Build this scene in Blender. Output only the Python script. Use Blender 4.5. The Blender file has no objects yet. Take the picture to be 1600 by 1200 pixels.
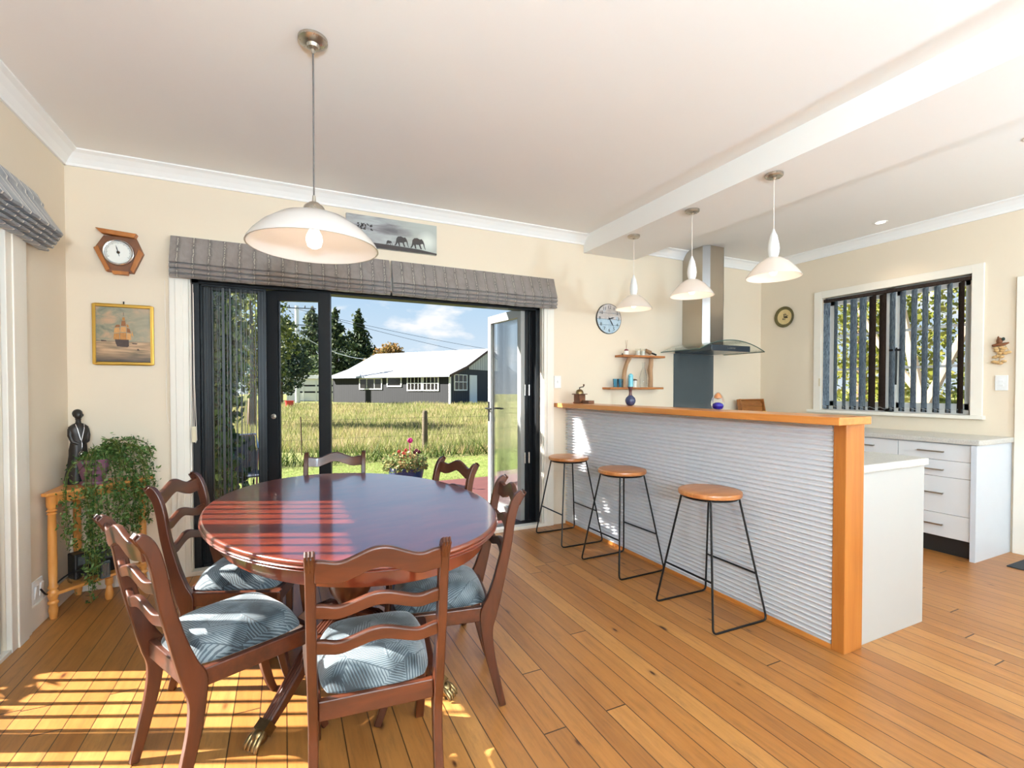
import bpy, bmesh, math, random
import numpy as np
from math import sin, cos, pi, radians, sqrt, atan2
from mathutils import Vector, Matrix

random.seed(7)
SC = bpy.context.scene
COL = SC.collection

# ------------------------------------------------------------------ materials
class NT:
    """small wrapper for wiring shader nodes"""
    def __init__(s, name):
        s.m = bpy.data.materials.new(name); s.m.use_nodes = True
        s.t = s.m.node_tree; s.t.nodes.clear()
        s.out = s.t.nodes.new('ShaderNodeOutputMaterial')
    def n(s, kind, **kw):
        nd = s.t.nodes.new('ShaderNode' + kind)
        for k, v in kw.items(): setattr(nd, k, v)
        return nd
    def link(s, a, b): s.t.links.new(a, b)
    def put(s, sock, v):
        if isinstance(v, bpy.types.NodeSocket): s.link(v, sock)
        elif isinstance(v, (tuple, list)) and len(v) == 3 and sock.type == 'RGBA': sock.default_value = (*v, 1)
        else: sock.default_value = v
    def math(s, op, a, b=None, c=None):
        nd = s.n('Math', operation=op)
        s.put(nd.inputs[0], a)
        if b is not None: s.put(nd.inputs[1], b)
        if c is not None: s.put(nd.inputs[2], c)
        return nd.outputs[0]
    def mix(s, f, a, b, blend='MIX'):
        nd = s.n('Mix', data_type='RGBA', blend_type=blend)
        s.put(nd.inputs[0], f); s.put(nd.inputs[6], a); s.put(nd.inputs[7], b)
        return nd.outputs[2]
    def coord(s, kind='Object'): return s.n('TexCoord').outputs[kind]
    def map(s, v, scale=(1, 1, 1), loc=(0, 0, 0), rot=(0, 0, 0)):
        nd = s.n('Mapping'); s.link(v, nd.inputs[0])
        nd.inputs[1].default_value = loc; nd.inputs[2].default_value = rot; nd.inputs[3].default_value = scale
        return nd.outputs[0]
    def noise(s, v, scale=5, detail=3, rough=.5, dist=0.0):
        nd = s.n('TexNoise'); s.link(v, nd.inputs['Vector'])
        nd.inputs['Scale'].default_value = scale; nd.inputs['Detail'].default_value = detail
        nd.inputs['Roughness'].default_value = rough; nd.inputs['Distortion'].default_value = dist
        return nd.outputs[0]
    def ramp(s, f, stops, interp='LINEAR'):
        nd = s.n('ValToRGB'); s.link(f, nd.inputs[0]); r = nd.color_ramp; r.interpolation = interp
        while len(r.elements) < len(stops): r.elements.new(.5)
        for e, (p, c) in zip(r.elements, stops):
            e.position = p; e.color = (*c, 1) if len(c) == 3 else c
        return nd.outputs[0]
    def sep(s, v):
        nd = s.n('SeparateXYZ'); s.link(v, nd.inputs[0]); return nd.outputs
    def comb(s, x, y, z):
        nd = s.n('CombineXYZ')
        for i, q in enumerate((x, y, z)): s.put(nd.inputs[i], q)
        return nd.outputs[0]
    def bump(s, h, strength=.2, dist=.01):
        nd = s.n('Bump'); s.link(h, nd.inputs['Height'])
        nd.inputs['Strength'].default_value = strength; nd.inputs['Distance'].default_value = dist
        return nd.outputs[0]
    def bsdf(s, col, rough=.5, metal=0, normal=None, coat=0, coat_rough=.1, spec=.5, sheen=0, emis=None, estr=0):
        nd = s.n('BsdfPrincipled')
        s.put(nd.inputs['Base Color'], col); s.put(nd.inputs['Roughness'], rough); s.put(nd.inputs['Metallic'], metal)
        nd.inputs['Coat Weight'].default_value = coat; nd.inputs['Coat Roughness'].default_value = coat_rough
        nd.inputs['Specular IOR Level'].default_value = spec; nd.inputs['Sheen Weight'].default_value = sheen
        if normal is not None: s.link(normal, nd.inputs['Normal'])
        if emis: nd.inputs['Emission Color'].default_value = (*emis, 1); nd.inputs['Emission Strength'].default_value = estr
        s.link(nd.outputs[0], s.out.inputs[0])
        return nd

def lin(r, g, b):
    f = lambda c: (c/255/12.92) if c/255 <= .04045 else ((c/255+.055)/1.055)**2.4
    return (f(r), f(g), f(b))

M = {}
def plain(name, col, rough=.5, metal=0, var=.08, nscale=12, bump=0, **kw):
    t = NT(name); v = t.coord()
    f = t.noise(v, nscale, 4)
    c = t.mix(f, tuple(x*(1-var) for x in col), tuple(min(1, x*(1+var)) for x in col))
    nrm = t.bump(t.noise(v, nscale*6, 2), bump, .004) if bump else None
    t.bsdf(c, rough, metal, nrm, **kw)
    M[name] = t.m; return t.m

def wood(name, dark, light, scale=(2, 30, 30), rough=.35, coat=0, coat_ior=1.5, knots=False, var=.5):
    t = NT(name); v = t.coord()
    g = t.noise(t.map(v, scale), 1.6, 5, .6, .6)
    g2 = t.noise(t.map(v, tuple(x*.25 for x in scale)), 2.0, 2)
    f = t.math('ADD', t.math('MULTIPLY', g, .65), t.math('MULTIPLY', g2, .35))
    c = t.ramp(f, [(.32, dark), (.68, light)])
    if knots:
        vo = t.n('TexVoronoi'); t.link(t.map(v, tuple(x*.12 for x in scale)), vo.inputs['Vector']); vo.inputs['Scale'].default_value = 2.2
        k = t.math('LESS_THAN', vo.outputs['Distance'], .055)
        c = t.mix(k, c, tuple(x*.35 for x in dark))
    b = t.bsdf(c, rough, 0, t.bump(g, .06, .003), coat=coat); b.inputs['Coat IOR'].default_value = coat_ior
    M[name] = t.m; return t.m

def thin_glass(name, tint=(1, 1, 1), rough=0.0, ior=1.45, boost=1.0, gloss=(1, 1, 1)):
    t = NT(name)
    tr = t.n('BsdfTransparent'); tr.inputs[0].default_value = (*tint, 1)
    gl = t.n('BsdfGlossy'); gl.inputs['Color'].default_value = (*gloss, 1); gl.inputs['Roughness'].default_value = rough
    fr = t.n('Fresnel'); fr.inputs[0].default_value = ior
    mx = t.n('MixShader'); t.put(mx.inputs[0], t.math('MULTIPLY', fr.outputs[0], boost))
    t.link(tr.outputs[0], mx.inputs[1]); t.link(gl.outputs[0], mx.inputs[2]); t.link(mx.outputs[0], t.out.inputs[0])
    M[name] = t.m; return t.m

def opal(name, col, estr, warm=(1, .8, .6)):
    t = NT(name); v = t.coord(); f = t.noise(v, 9, 3)
    c = t.mix(f, col, tuple(min(1, x*1.03) for x in col))
    d = t.n('BsdfDiffuse'); t.link(c, d.inputs[0]); tl = t.n('BsdfTranslucent'); t.link(c, tl.inputs[0])
    m1 = t.n('MixShader'); m1.inputs[0].default_value = .45; t.link(d.outputs[0], m1.inputs[1]); t.link(tl.outputs[0], m1.inputs[2])
    g = t.n('BsdfGlossy'); g.inputs['Roughness'].default_value = .12
    fr = t.n('Fresnel'); fr.inputs[0].default_value = 1.4
    m2 = t.n('MixShader'); t.link(fr.outputs[0], m2.inputs[0]); t.link(m1.outputs[0], m2.inputs[1]); t.link(g.outputs[0], m2.inputs[2])
    e = t.n('Emission'); e.inputs[0].default_value = (*warm, 1); e.inputs[1].default_value = estr
    a = t.n('AddShader'); t.link(m2.outputs[0], a.inputs[0]); t.link(e.outputs[0], a.inputs[1]); t.link(a.outputs[0], t.out.inputs[0])
    M[name] = t.m; return t.m

def glow(name, col, s):
    t = NT(name); e = t.n('Emission'); e.inputs[0].default_value = (*col, 1); e.inputs[1].default_value = s
    t.link(e.outputs[0], t.out.inputs[0]); M[name] = t.m; return t.m

def leafmat(name, stops, trans=.4, rough=.45, patch=None):
    t = NT(name)
    r = t.n('NewGeometry').outputs['Random Per Island']
    c = t.ramp(r, stops)
    if patch:
        pn = t.noise(t.map(t.coord(), patch[0]), 1.0, 4, .6); c = t.mix(t.ramp(pn, [(.46, (0, 0, 0)), (.62, (.85, .85, .85))]), c, t.ramp(r, patch[1]))
        pd = t.noise(t.map(t.coord(), tuple(q*2.3 for q in patch[0]), (7, 3, 1)), 1.0, 3, .6); c = t.mix(t.ramp(pd, [(.5, (0, 0, 0)), (.68, (.6, .6, .6))]), c, patch[2])
    p = t.n('BsdfPrincipled'); t.link(c, p.inputs['Base Color']); p.inputs['Roughness'].default_value = rough; p.inputs['Specular IOR Level'].default_value = .3
    tl = t.n('BsdfTranslucent'); t.link(c, tl.inputs[0])
    mx = t.n('MixShader'); mx.inputs[0].default_value = trans
    t.link(p.outputs[0], mx.inputs[1]); t.link(tl.outputs[0], mx.inputs[2]); t.link(mx.outputs[0], t.out.inputs[0])
    M[name] = t.m; return t.m

def m_floor():
    t = NT('pine_floor'); v = t.coord(); x, y, z = t.sep(v)
    W = .094; L = 3.4
    bx = t.math('DIVIDE', x, W); ix = t.math('FLOOR', bx); fx = t.math('FRACT', bx)
    wn = t.n('TexWhiteNoise', noise_dimensions='1D'); t.put(wn.inputs['W'], ix)
    by = t.math('DIVIDE', t.math('ADD', y, t.math('MULTIPLY', wn.outputs[0], L*5)), L); iy = t.math('FLOOR', by); fy = t.math('FRACT', by)
    wn2 = t.n('TexWhiteNoise', noise_dimensions='2D'); t.link(t.comb(ix, iy, 0), wn2.inputs['Vector'])
    rnd = wn2.outputs[0]
    off = t.math('MULTIPLY', rnd, 37.0)
    gv = t.comb(t.math('MULTIPLY', x, 26), t.math('ADD', t.math('MULTIPLY', y, 1.5), off), off)
    g = t.noise(gv, 1.5, 5, .6, .8)
    big = t.noise(t.map(v, (1.3, .6, 1)), 1.2, 1, .4)
    c = t.ramp(g, [(.22, lin(122, 72, 30)), (.45, lin(160, 102, 46)), (.62, lin(174, 114, 54)), (.85, lin(192, 134, 70))])
    c = t.mix(.42, c, t.ramp(rnd, [(0, lin(120, 66, 26)), (.35, lin(158, 98, 42)), (.7, lin(172, 112, 54)), (1, lin(198, 144, 80))]))
    # fine grey scuffing that follows the grain
    sc = t.noise(t.comb(t.math('MULTIPLY', x, 34), t.math('MULTIPLY', y, 5), rnd), 1.6, 6, .75)
    c = t.mix(t.ramp(sc, [(.5, (0, 0, 0)), (.8, (.75, .75, .75))]), c, lin(110, 74, 44))
    c = t.mix(t.math('MULTIPLY', big, .3), c, lin(150, 112, 70))
    # knots, a few per board
    for (kx, ky, ks, kr) in ((9.5, 3.6, 1.0, .5), (6.0, 2.2, 1.0, .6)):
        vo = t.n('TexVoronoi'); t.link(t.comb(t.math('MULTIPLY', x, kx), t.math('MULTIPLY', y, ky), t.math('MULTIPLY', ix, 3.7)), vo.inputs['Vector']); vo.inputs['Scale'].default_value = ks
        sel = t.math('GREATER_THAN', t.sep(vo.outputs['Color'])[0], kr)
        k = t.ramp(vo.outputs['Distance'], [(.04, (1, 1, 1)), (.085, (.25, .25, .25)), (.17, (0, 0, 0))])
        c = t.mix(t.math('MULTIPLY', k, sel), c, lin(74, 36, 16))
    ex = t.math('MINIMUM', fx, t.math('SUBTRACT', 1.0, fx))
    ey = t.math('MINIMUM', fy, t.math('SUBTRACT', 1.0, fy))
    gap = t.math('MAXIMUM', t.math('LESS_THAN', ex, .021), t.math('LESS_THAN', ey, .0009))
    c = t.mix(t.math('MULTIPLY', gap, .9), c, lin(48, 26, 12))
    rg = t.math('ADD', .32, t.math('MULTIPLY', big, .08))
    h = t.math('SUBTRACT', t.math('MULTIPLY', g, .25), gap)
    t.bsdf(c, rg, 0, t.bump(h, .12, .002), spec=.5)
    M['pine_floor'] = t.m
m_floor()

def m_deck():
    t = NT('red_deck_boards'); v = t.coord(); x, y, z = t.sep(v)
    b = t.math('DIVIDE', y, .1); i = t.math('FLOOR', b); f = t.math('FRACT', b)
    wn = t.n('TexWhiteNoise', noise_dimensions='1D'); t.put(wn.inputs['W'], i)
    g = t.noise(t.map(v, (2, 30, 2)), 2, 3)
    c = t.mix(g, lin(70, 34, 27), lin(108, 60, 49)); c = t.mix(t.math('MULTIPLY', wn.outputs[0], .4), c, lin(86, 44, 36))
    c = t.mix(t.math('LESS_THAN', f, .07), c, (.01, .008, .006))
    t.bsdf(c, .6); M['red_deck_boards'] = t.m
m_deck()

def m_palm(): # palm frond upholstery: fan leaves drawn cell by cell
    t = NT('palm_velvet'); v = t.coord()
    p = t.map(v, (9.5, 9.5, 9.5))
    vo = t.n('TexVoronoi', feature='F1'); t.link(p, vo.inputs['Vector']); vo.inputs['Scale'].default_value = 1.0
    d = t.n('VectorMath', operation='SUBTRACT'); t.link(p, d.inputs[0]); t.link(vo.outputs['Position'], d.inputs[1])
    cx, cy, cz = t.sep(vo.outputs['Color'])
    a = t.math('MULTIPLY', cx, 6.283)
    dx, dy, dz = t.sep(d.outputs[0])
    dy = t.math('ADD', dy, dz)
    ca, sa = t.math('COSINE', a), t.math('SINE', a)
    u = t.math('ADD', t.math('MULTIPLY', dx, ca), t.math('MULTIPLY', dy, sa))
    w = t.math('SUBTRACT', t.math('MULTIPLY', dy, ca), t.math('MULTIPLY', dx, sa))
    aw = t.math('ABSOLUTE', w)
    st = t.math('SINE', t.math('MULTIPLY', t.math('SUBTRACT', t.math('ADD', u, t.math('MULTIPLY', t.noise(v, 60, 2), .05)), t.math('MULTIPLY', aw, 1.25)), 50.0))
    leaf = t.math('GREATER_THAN', st, t.math('ADD', -.72, t.math('MULTIPLY', aw, 2.2)))
    spine = t.math('LESS_THAN', aw, .022)
    leaf = t.math('MULTIPLY', leaf, t.math('SUBTRACT', 1.0, spine))
    soft = t.noise(v, 14, 2)
    dark = t.mix(soft, lin(14, 22, 28), lin(34, 44, 50))
    light = t.mix(soft, lin(92, 104, 110), lin(146, 155, 158))
    mid = t.mix(soft, lin(48, 62, 70), lin(84, 97, 104))
    zone = t.ramp(t.noise(v, 7, 2, .5, .4), [(.44, (0, 0, 0)), (.56, (1, 1, 1))])
    c = t.mix(zone, t.mix(leaf, dark, mid), t.mix(leaf, mid, light))
    t.bsdf(c, .62, 0, t.bump(leaf, .25, .003), sheen=.35, spec=.35)
    M['palm_velvet'] = t.m
m_palm()

def m_blind(name, base, dark, seam, axis, lw=.026, solid=False):  # pleated roman-blind taffeta, vertical stitched lines every 13 cm
    t = NT(name); v = t.coord(); x, y, z = t.sep(v); q = (x, y)[axis]
    wob = t.math('MULTIPLY', t.math('SUBTRACT', t.noise(t.map(v, (3, 3, 40)), 1.3, 3), .5), .022)
    f = t.math('FRACT', t.math('DIVIDE', t.math('ADD', q, wob), .088))
    e = t.math('ABSOLUTE', t.math('SUBTRACT', f, .5))
    line = t.math('LESS_THAN', e, lw)
    dk = t.ramp(e, [(.02, (1, 1, 1)), (.2, (0, 0, 0))])
    fl = t.noise(t.map(v, (11, 11, 6), (0, 0, 0), (0, .6, 0)), 1.5, 4, .55, .8)
    c = t.mix(fl, dark, base)
    dash = t.math('GREATER_THAN', t.noise(t.map(v, (30, 30, 60)), 1.5, 1), .0 if solid else .45)
    c = t.mix(t.math('MULTIPLY', dk, .25 if solid else .6), c, tuple(k*.5 for k in dark))
    c = t.mix(t.math('MULTIPLY', t.math('MULTIPLY', line, dash), .8), c, seam)
    hgt = t.math('ADD', t.math('MULTIPLY', fl, .6), t.math('MULTIPLY', dk, -.5))
    t.bsdf(c, .42, 0, t.bump(hgt, .5, .01), sheen=.3, spec=.5)
    M[name] = t.m
m_blind('grey_taffeta', lin(156, 146, 140), lin(108, 100, 97), lin(206, 196, 180), 0)
m_blind('slate_taffeta', lin(128, 130, 136), lin(90, 92, 98), lin(236, 228, 212), 1, .05, True)

def m_slat(name, a, b):
    t = NT(name); v = t.coord()
    f = t.noise(t.map(v, (55, 55, 9)), 1.5, 4, .6, 1.2)
    c = t.ramp(f, [(.35, a), (.65, b)])
    p = t.n('BsdfDiffuse'); t.link(c, p.inputs[0]); tl = t.n('BsdfTranslucent'); t.link(c, tl.inputs[0])
    mx = t.n('MixShader'); mx.inputs[0].default_value = .3; t.link(p.outputs[0], mx.inputs[1]); t.link(tl.outputs[0], mx.inputs[2]); t.link(mx.outputs[0], t.out.inputs[0]); M[name] = t.m
m_slat('blue_slat_cloth', lin(86, 100, 116), lin(162, 180, 196))
m_slat('brown_slat_cloth', lin(58, 48, 44), lin(78, 66, 60))

def m_steel(name, col, rough=.3, axis=(60, 60, 1)):
    t = NT(name); v = t.coord(); f = t.noise(t.map(v, axis), 3, 3)
    c = t.mix(f, tuple(x*.9 for x in col), col)
    t.bsdf(c, t.math('ADD', rough-.06, t.math('MULTIPLY', f, .14)), 1.0); M[name] = t.m
m_steel('brushed_steel', lin(190, 180, 166), .34)
m_steel('brushed_nickel', lin(196, 190, 178), .28, (20, 20, 20))
m_steel('polished_steel', lin(188, 188, 190), .3)

def m_counter():
    t = NT('speckled_laminate'); v = t.coord()
    f = t.noise(v, 260, 2, .7); g = t.noise(v, 90, 3)
    c = t.ramp(f, [(.35, lin(160, 156, 150)), (.5, lin(200, 197, 190)), (.7, lin(216, 214, 208))])
    c = t.mix(t.math('MULTIPLY', g, .3), c, lin(184, 180, 172))
    t.bsdf(c, .3); M['speckled_laminate'] = t.m
m_counter()

def m_board(name, base, dark, pitch, axis=0):
    t = NT(name); v = t.coord(); x, y, z = t.sep(v); q = (x, y, z)[axis]
    b = t.math('DIVIDE', q, pitch); f = t.math('FRACT', b)
    wn = t.n('TexWhiteNoise', noise_dimensions='1D'); t.put(wn.inputs['W'], t.math('FLOOR', b))
    g = t.noise(t.map(v, (6, 6, 1)), 1.5, 4)
    c = t.mix(g, dark, base); c = t.mix(t.math('MULTIPLY', wn.outputs[0], .5), c, tuple(k*.75 for k in base))
    c = t.mix(t.math('LESS_THAN', f, .12), c, tuple(k*.4 for k in dark))
    t.bsdf(c, .8); M[name] = t.m
m_board('black_board_cladding', lin(36, 36, 39), lin(15, 15, 17), .22)
m_board('grey_board_cladding', lin(66, 68, 72), lin(44, 46, 50), .3, 1)
m_board('white_board_cladding', lin(214, 212, 206), lin(170, 170, 168), .35, 1)

def m_ground(name, cols, scale):
    t = NT(name); v = t.coord()
    a = t.noise(v, scale, 6, .65); b = t.noise(v, scale*.12, 3)
    f = t.math('ADD', t.math('MULTIPLY', a, .6), t.math('MULTIPLY', b, .4))
    c = t.ramp(f, [(.3, cols[0]), (.5, cols[1]), (.7, cols[2])])
    t.bsdf(c, .95, 0, t.bump(a, .8, .06), spec=.1); M[name] = t.m
m_ground('mown_lawn', (lin(77, 91, 39), lin(103, 114, 56), lin(126, 130, 77)), 6)
m_ground('field_soil', (lin(85, 93, 48), lin(117, 118, 70), lin(147, 135, 95)), 1.6)

plain('cream_wall', lin(226, 211, 189), .85, var=.012, nscale=3, spec=.25)
plain('white_ceiling', lin(240, 239, 236), .9, var=.01, nscale=3, spec=.2)
plain('white_trim', lin(235, 228, 215), .45, var=.015)
plain('cornice_white', lin(240, 239, 236), .7, var=.01)
plain('charcoal_aluminium', lin(26, 27, 29), .36, .0, var=.08, spec=.2)
plain('pale_grey_aluminium', lin(150, 150, 147), .4, .1, var=.03)
plain('black_metal', lin(34, 33, 34), .42, .6, var=.1)
plain('black_plastic', lin(14, 14, 15), .4, var=.1)
plain('white_plastic', lin(232, 232, 230), .35, var=.02)
plain('beige_plastic', lin(214, 200, 168), .45, var=.03)
plain('grey_panel', lin(176, 175, 172), .35, var=.015)
plain('white_cabinet', lin(222, 224, 226), .28, var=.012)
plain('side_panel_blue_white', lin(206, 212, 220), .3, var=.02)
plain('kick_black', lin(30, 29, 29), .5, var=.3, nscale=150)
plain('galvanised_corrugate', lin(240, 241, 244), .36, .25, var=.03)
plain('dark_glass', lin(80, 86, 88), .12, var=.05)
plain('hood_box_grey', lin(70, 78, 86), .25, .4, var=.05)
plain('charcoal_fabric_mat', lin(46, 48, 52), .9, var=.5, nscale=160, bump=.5)
plain('bronze_resin', lin(44, 38, 34), .42, .25, var=.35, nscale=18)
plain('silver', lin(214, 214, 216), .2, 1, var=.05)
plain('antique_brass', lin(140, 118, 82), .34, 1, var=.35, nscale=60)
plain('purple_glaze', lin(126, 82, 104), .3, var=.15)
plain('potting_soil', lin(56, 42, 32), .95, var=.4, nscale=60)
plain('gold_leaf', lin(206, 162, 74), .32, .75, var=.12)
plain('dark_bronze', lin(70, 52, 40), .35, .7, var=.2)
plain('candle_wax', lin(236, 232, 224), .5, var=.03)
plain('wine_red', lin(110, 30, 40), .35, var=.2)
plain('cork_brown', lin(150, 112, 78), .7, var=.25)
plain('blue_glaze', lin(34, 58, 104), .3, var=.2)
plain('cobalt', lin(24, 18, 140), .12, var=.25, nscale=40)
plain('amber', lin(190, 120, 70), .2, var=.3, nscale=30)
plain('lemon_yellow', lin(222, 190, 60), .45, var=.1)
plain('cable_black', lin(22, 22, 24), .5)
plain('cord_grey', lin(92, 86, 84), .6)
plain('cord_white', lin(232, 222, 210), .5)
plain('red_plastic', lin(214, 62, 58), .5)
m_board('iron_roof_white', lin(150, 151, 152), lin(136, 138, 141), .76)
plain('iron_roof_edge', lin(150, 156, 164), .5, .1, var=.05)
plain('window_dark', lin(36, 34, 32), .15, var=.3)
plain('painted_white', lin(232, 230, 224), .6, var=.04)
plain('weathered_post', lin(92, 80, 62), .9, var=.35, nscale=9, bump=.6)
plain('rusty_steel', lin(84, 58, 46), .8, var=.3)
plain('concrete_white', lin(226, 226, 222), .8, var=.05)
plain('bark', lin(112, 92, 74), .95, var=.35, nscale=9, bump=.7)
plain('pale_bark', lin(140, 126, 106), .9, var=.2, nscale=7, bump=.5)
plain('wire_black', lin(70, 74, 80), .6)
plain('soffit_white', lin(226, 224, 218), .8)
plain('weatherboard', lin(222, 218, 208), .7)
plain('outdoor_dark_sling', lin(44, 50, 64), .7)
plain('flower_magenta', lin(198, 30, 130), .6, var=.2)
plain('flower_red', lin(190, 60, 50), .6, var=.2)
plain('flower_dark', lin(96, 24, 44), .6, var=.2)
plain('dial_white', lin(236, 236, 228), .5, var=.02)
plain('ink', lin(40, 42, 48), .6)
plain('plate_cream', lin(206, 182, 128), .4, var=.2, nscale=26)
plain('plate_green', lin(96, 86, 48), .4, var=.45, nscale=40)
plain('plate_motif', lin(70, 64, 50), .5, var=.4, nscale=50)
plain('raffia', lin(196, 158, 106), .8, var=.3, nscale=40)
plain('rust_wood', lin(120, 72, 40), .7, var=.3)
plain('moss_dark', lin(46, 56, 46), .8, var=.3)
plain('vase_blue', lin(60, 66, 96), .22, var=.4, nscale=22)
plain('vase_brown', lin(96, 58, 54), .22, var=.3, nscale=22)
plain('aqua_glaze', lin(120, 196, 214), .25, var=.12)
plain('stone_path', lin(214, 206, 192), .9, var=.12, nscale=2)

wood('mahogany', lin(50, 22, 10), lin(88, 42, 20), (14, 14, 2), .36, coat=.12)
wood('mahogany_rail', lin(52, 23, 11), lin(92, 44, 22), (2, 14, 14), .36, coat=.12)
wood('table_mahogany', lin(78, 26, 11), lin(118, 45, 21), (3, 9, 3), .3, coat=1, coat_ior=1.75)
wood('rimu_bar', lin(180, 106, 42), lin(212, 140, 70), (18, 1.2, 18), .3, coat=.2, knots=True)
wood('rimu_post', lin(158, 90, 34), lin(186, 118, 54), (18, 18, 1.2), .35, knots=True)
wood('stool_seat_wood', lin(164, 98, 50), lin(206, 140, 82), (2, 22, 2), .32, coat=.15)
wood('pine_orange', lin(192, 122, 52), lin(222, 156, 84), (9, 9, 2), .35, coat=.15)
wood('shelf_wood', lin(132, 76, 34), lin(190, 120, 62), (3, 20, 20), .45)
wood('driftwood', lin(136, 100, 70), lin(186, 148, 112), (20, 20, 3), .8)
wood('dark_walnut', lin(74, 42, 26), lin(126, 78, 50), (4, 20, 20), .4)
wood('barometer_dark', lin(92, 54, 32), lin(140, 88, 54), (4, 20, 6), .4)
wood('barometer_light', lin(150, 86, 32), lin(180, 112, 50), (12, 12, 2), .4)
wood('tray_wood', lin(120, 68, 26), lin(182, 116, 56), (3, 14, 14), .45)

thin_glass('door_glass', (.985, .99, .985), 0, 1.4, .6)
thin_glass('window_glass', (.985, .99, .985), 0, 1.4, .5)
thin_glass('hood_glass', (.93, .96, .94), .02, 1.45, .6)
thin_glass('clear_glass', (.98, .985, .98), .02, 1.45, .55)
thin_glass('blue_glass', (.5, .8, .93), .03, 1.45, 1.6)
thin_glass('smoky_glass', (.97, .97, .95), .03, 1.45, .5)
plain('glass_edge', lin(70, 92, 84), .15)

leafmat('leaf_vine', [(0, lin(42, 73, 33)), (.5, lin(82, 116, 53)), (1, lin(134, 156, 94))], .3)
leafmat('leaf_conifer', [(0, lin(34, 47, 30)), (.6, lin(64, 80, 47)), (1, lin(105, 113, 76))], .25, .7)
leafmat('leaf_autumn', [(0, lin(90, 85, 41)), (.5, lin(132, 106, 55)), (1, lin(154, 114, 69))], .35, .7)
leafmat('leaf_dark', [(0, lin(20, 42, 22)), (.5, lin(47, 82, 42)), (1, lin(105, 135, 72))], .25)
leafmat('leaf_light', [(0, lin(61, 76, 30)), (.5, lin(104, 114, 48)), (1, lin(151, 150, 85))], .5)
leafmat('leaf_yellow', [(0, lin(83, 94, 30)), (.5, lin(125, 129, 50)), (1, lin(159, 151, 83))], .5)
leafmat('leaf_flowerpot', [(0, lin(78, 98, 54)), (.6, lin(131, 141, 86)), (1, lin(177, 139, 98))], .35)
leafmat('grass_field', [(0, lin(98, 109, 50)), (.35, lin(129, 133, 73)), (.65, lin(148, 144, 95)), (1, lin(163, 144, 115))], .45, .7, patch=((.22, .5, 1), [(0, lin(128, 130, 70)), (.5, lin(168, 152, 102)), (1, lin(192, 164, 132))], lin(76, 104, 38)))
leafmat('grass_edge', [(0, lin(49, 67, 26)), (.6, lin(78, 95, 40)), (1, lin(112, 121, 62))], .4, .7)

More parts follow.
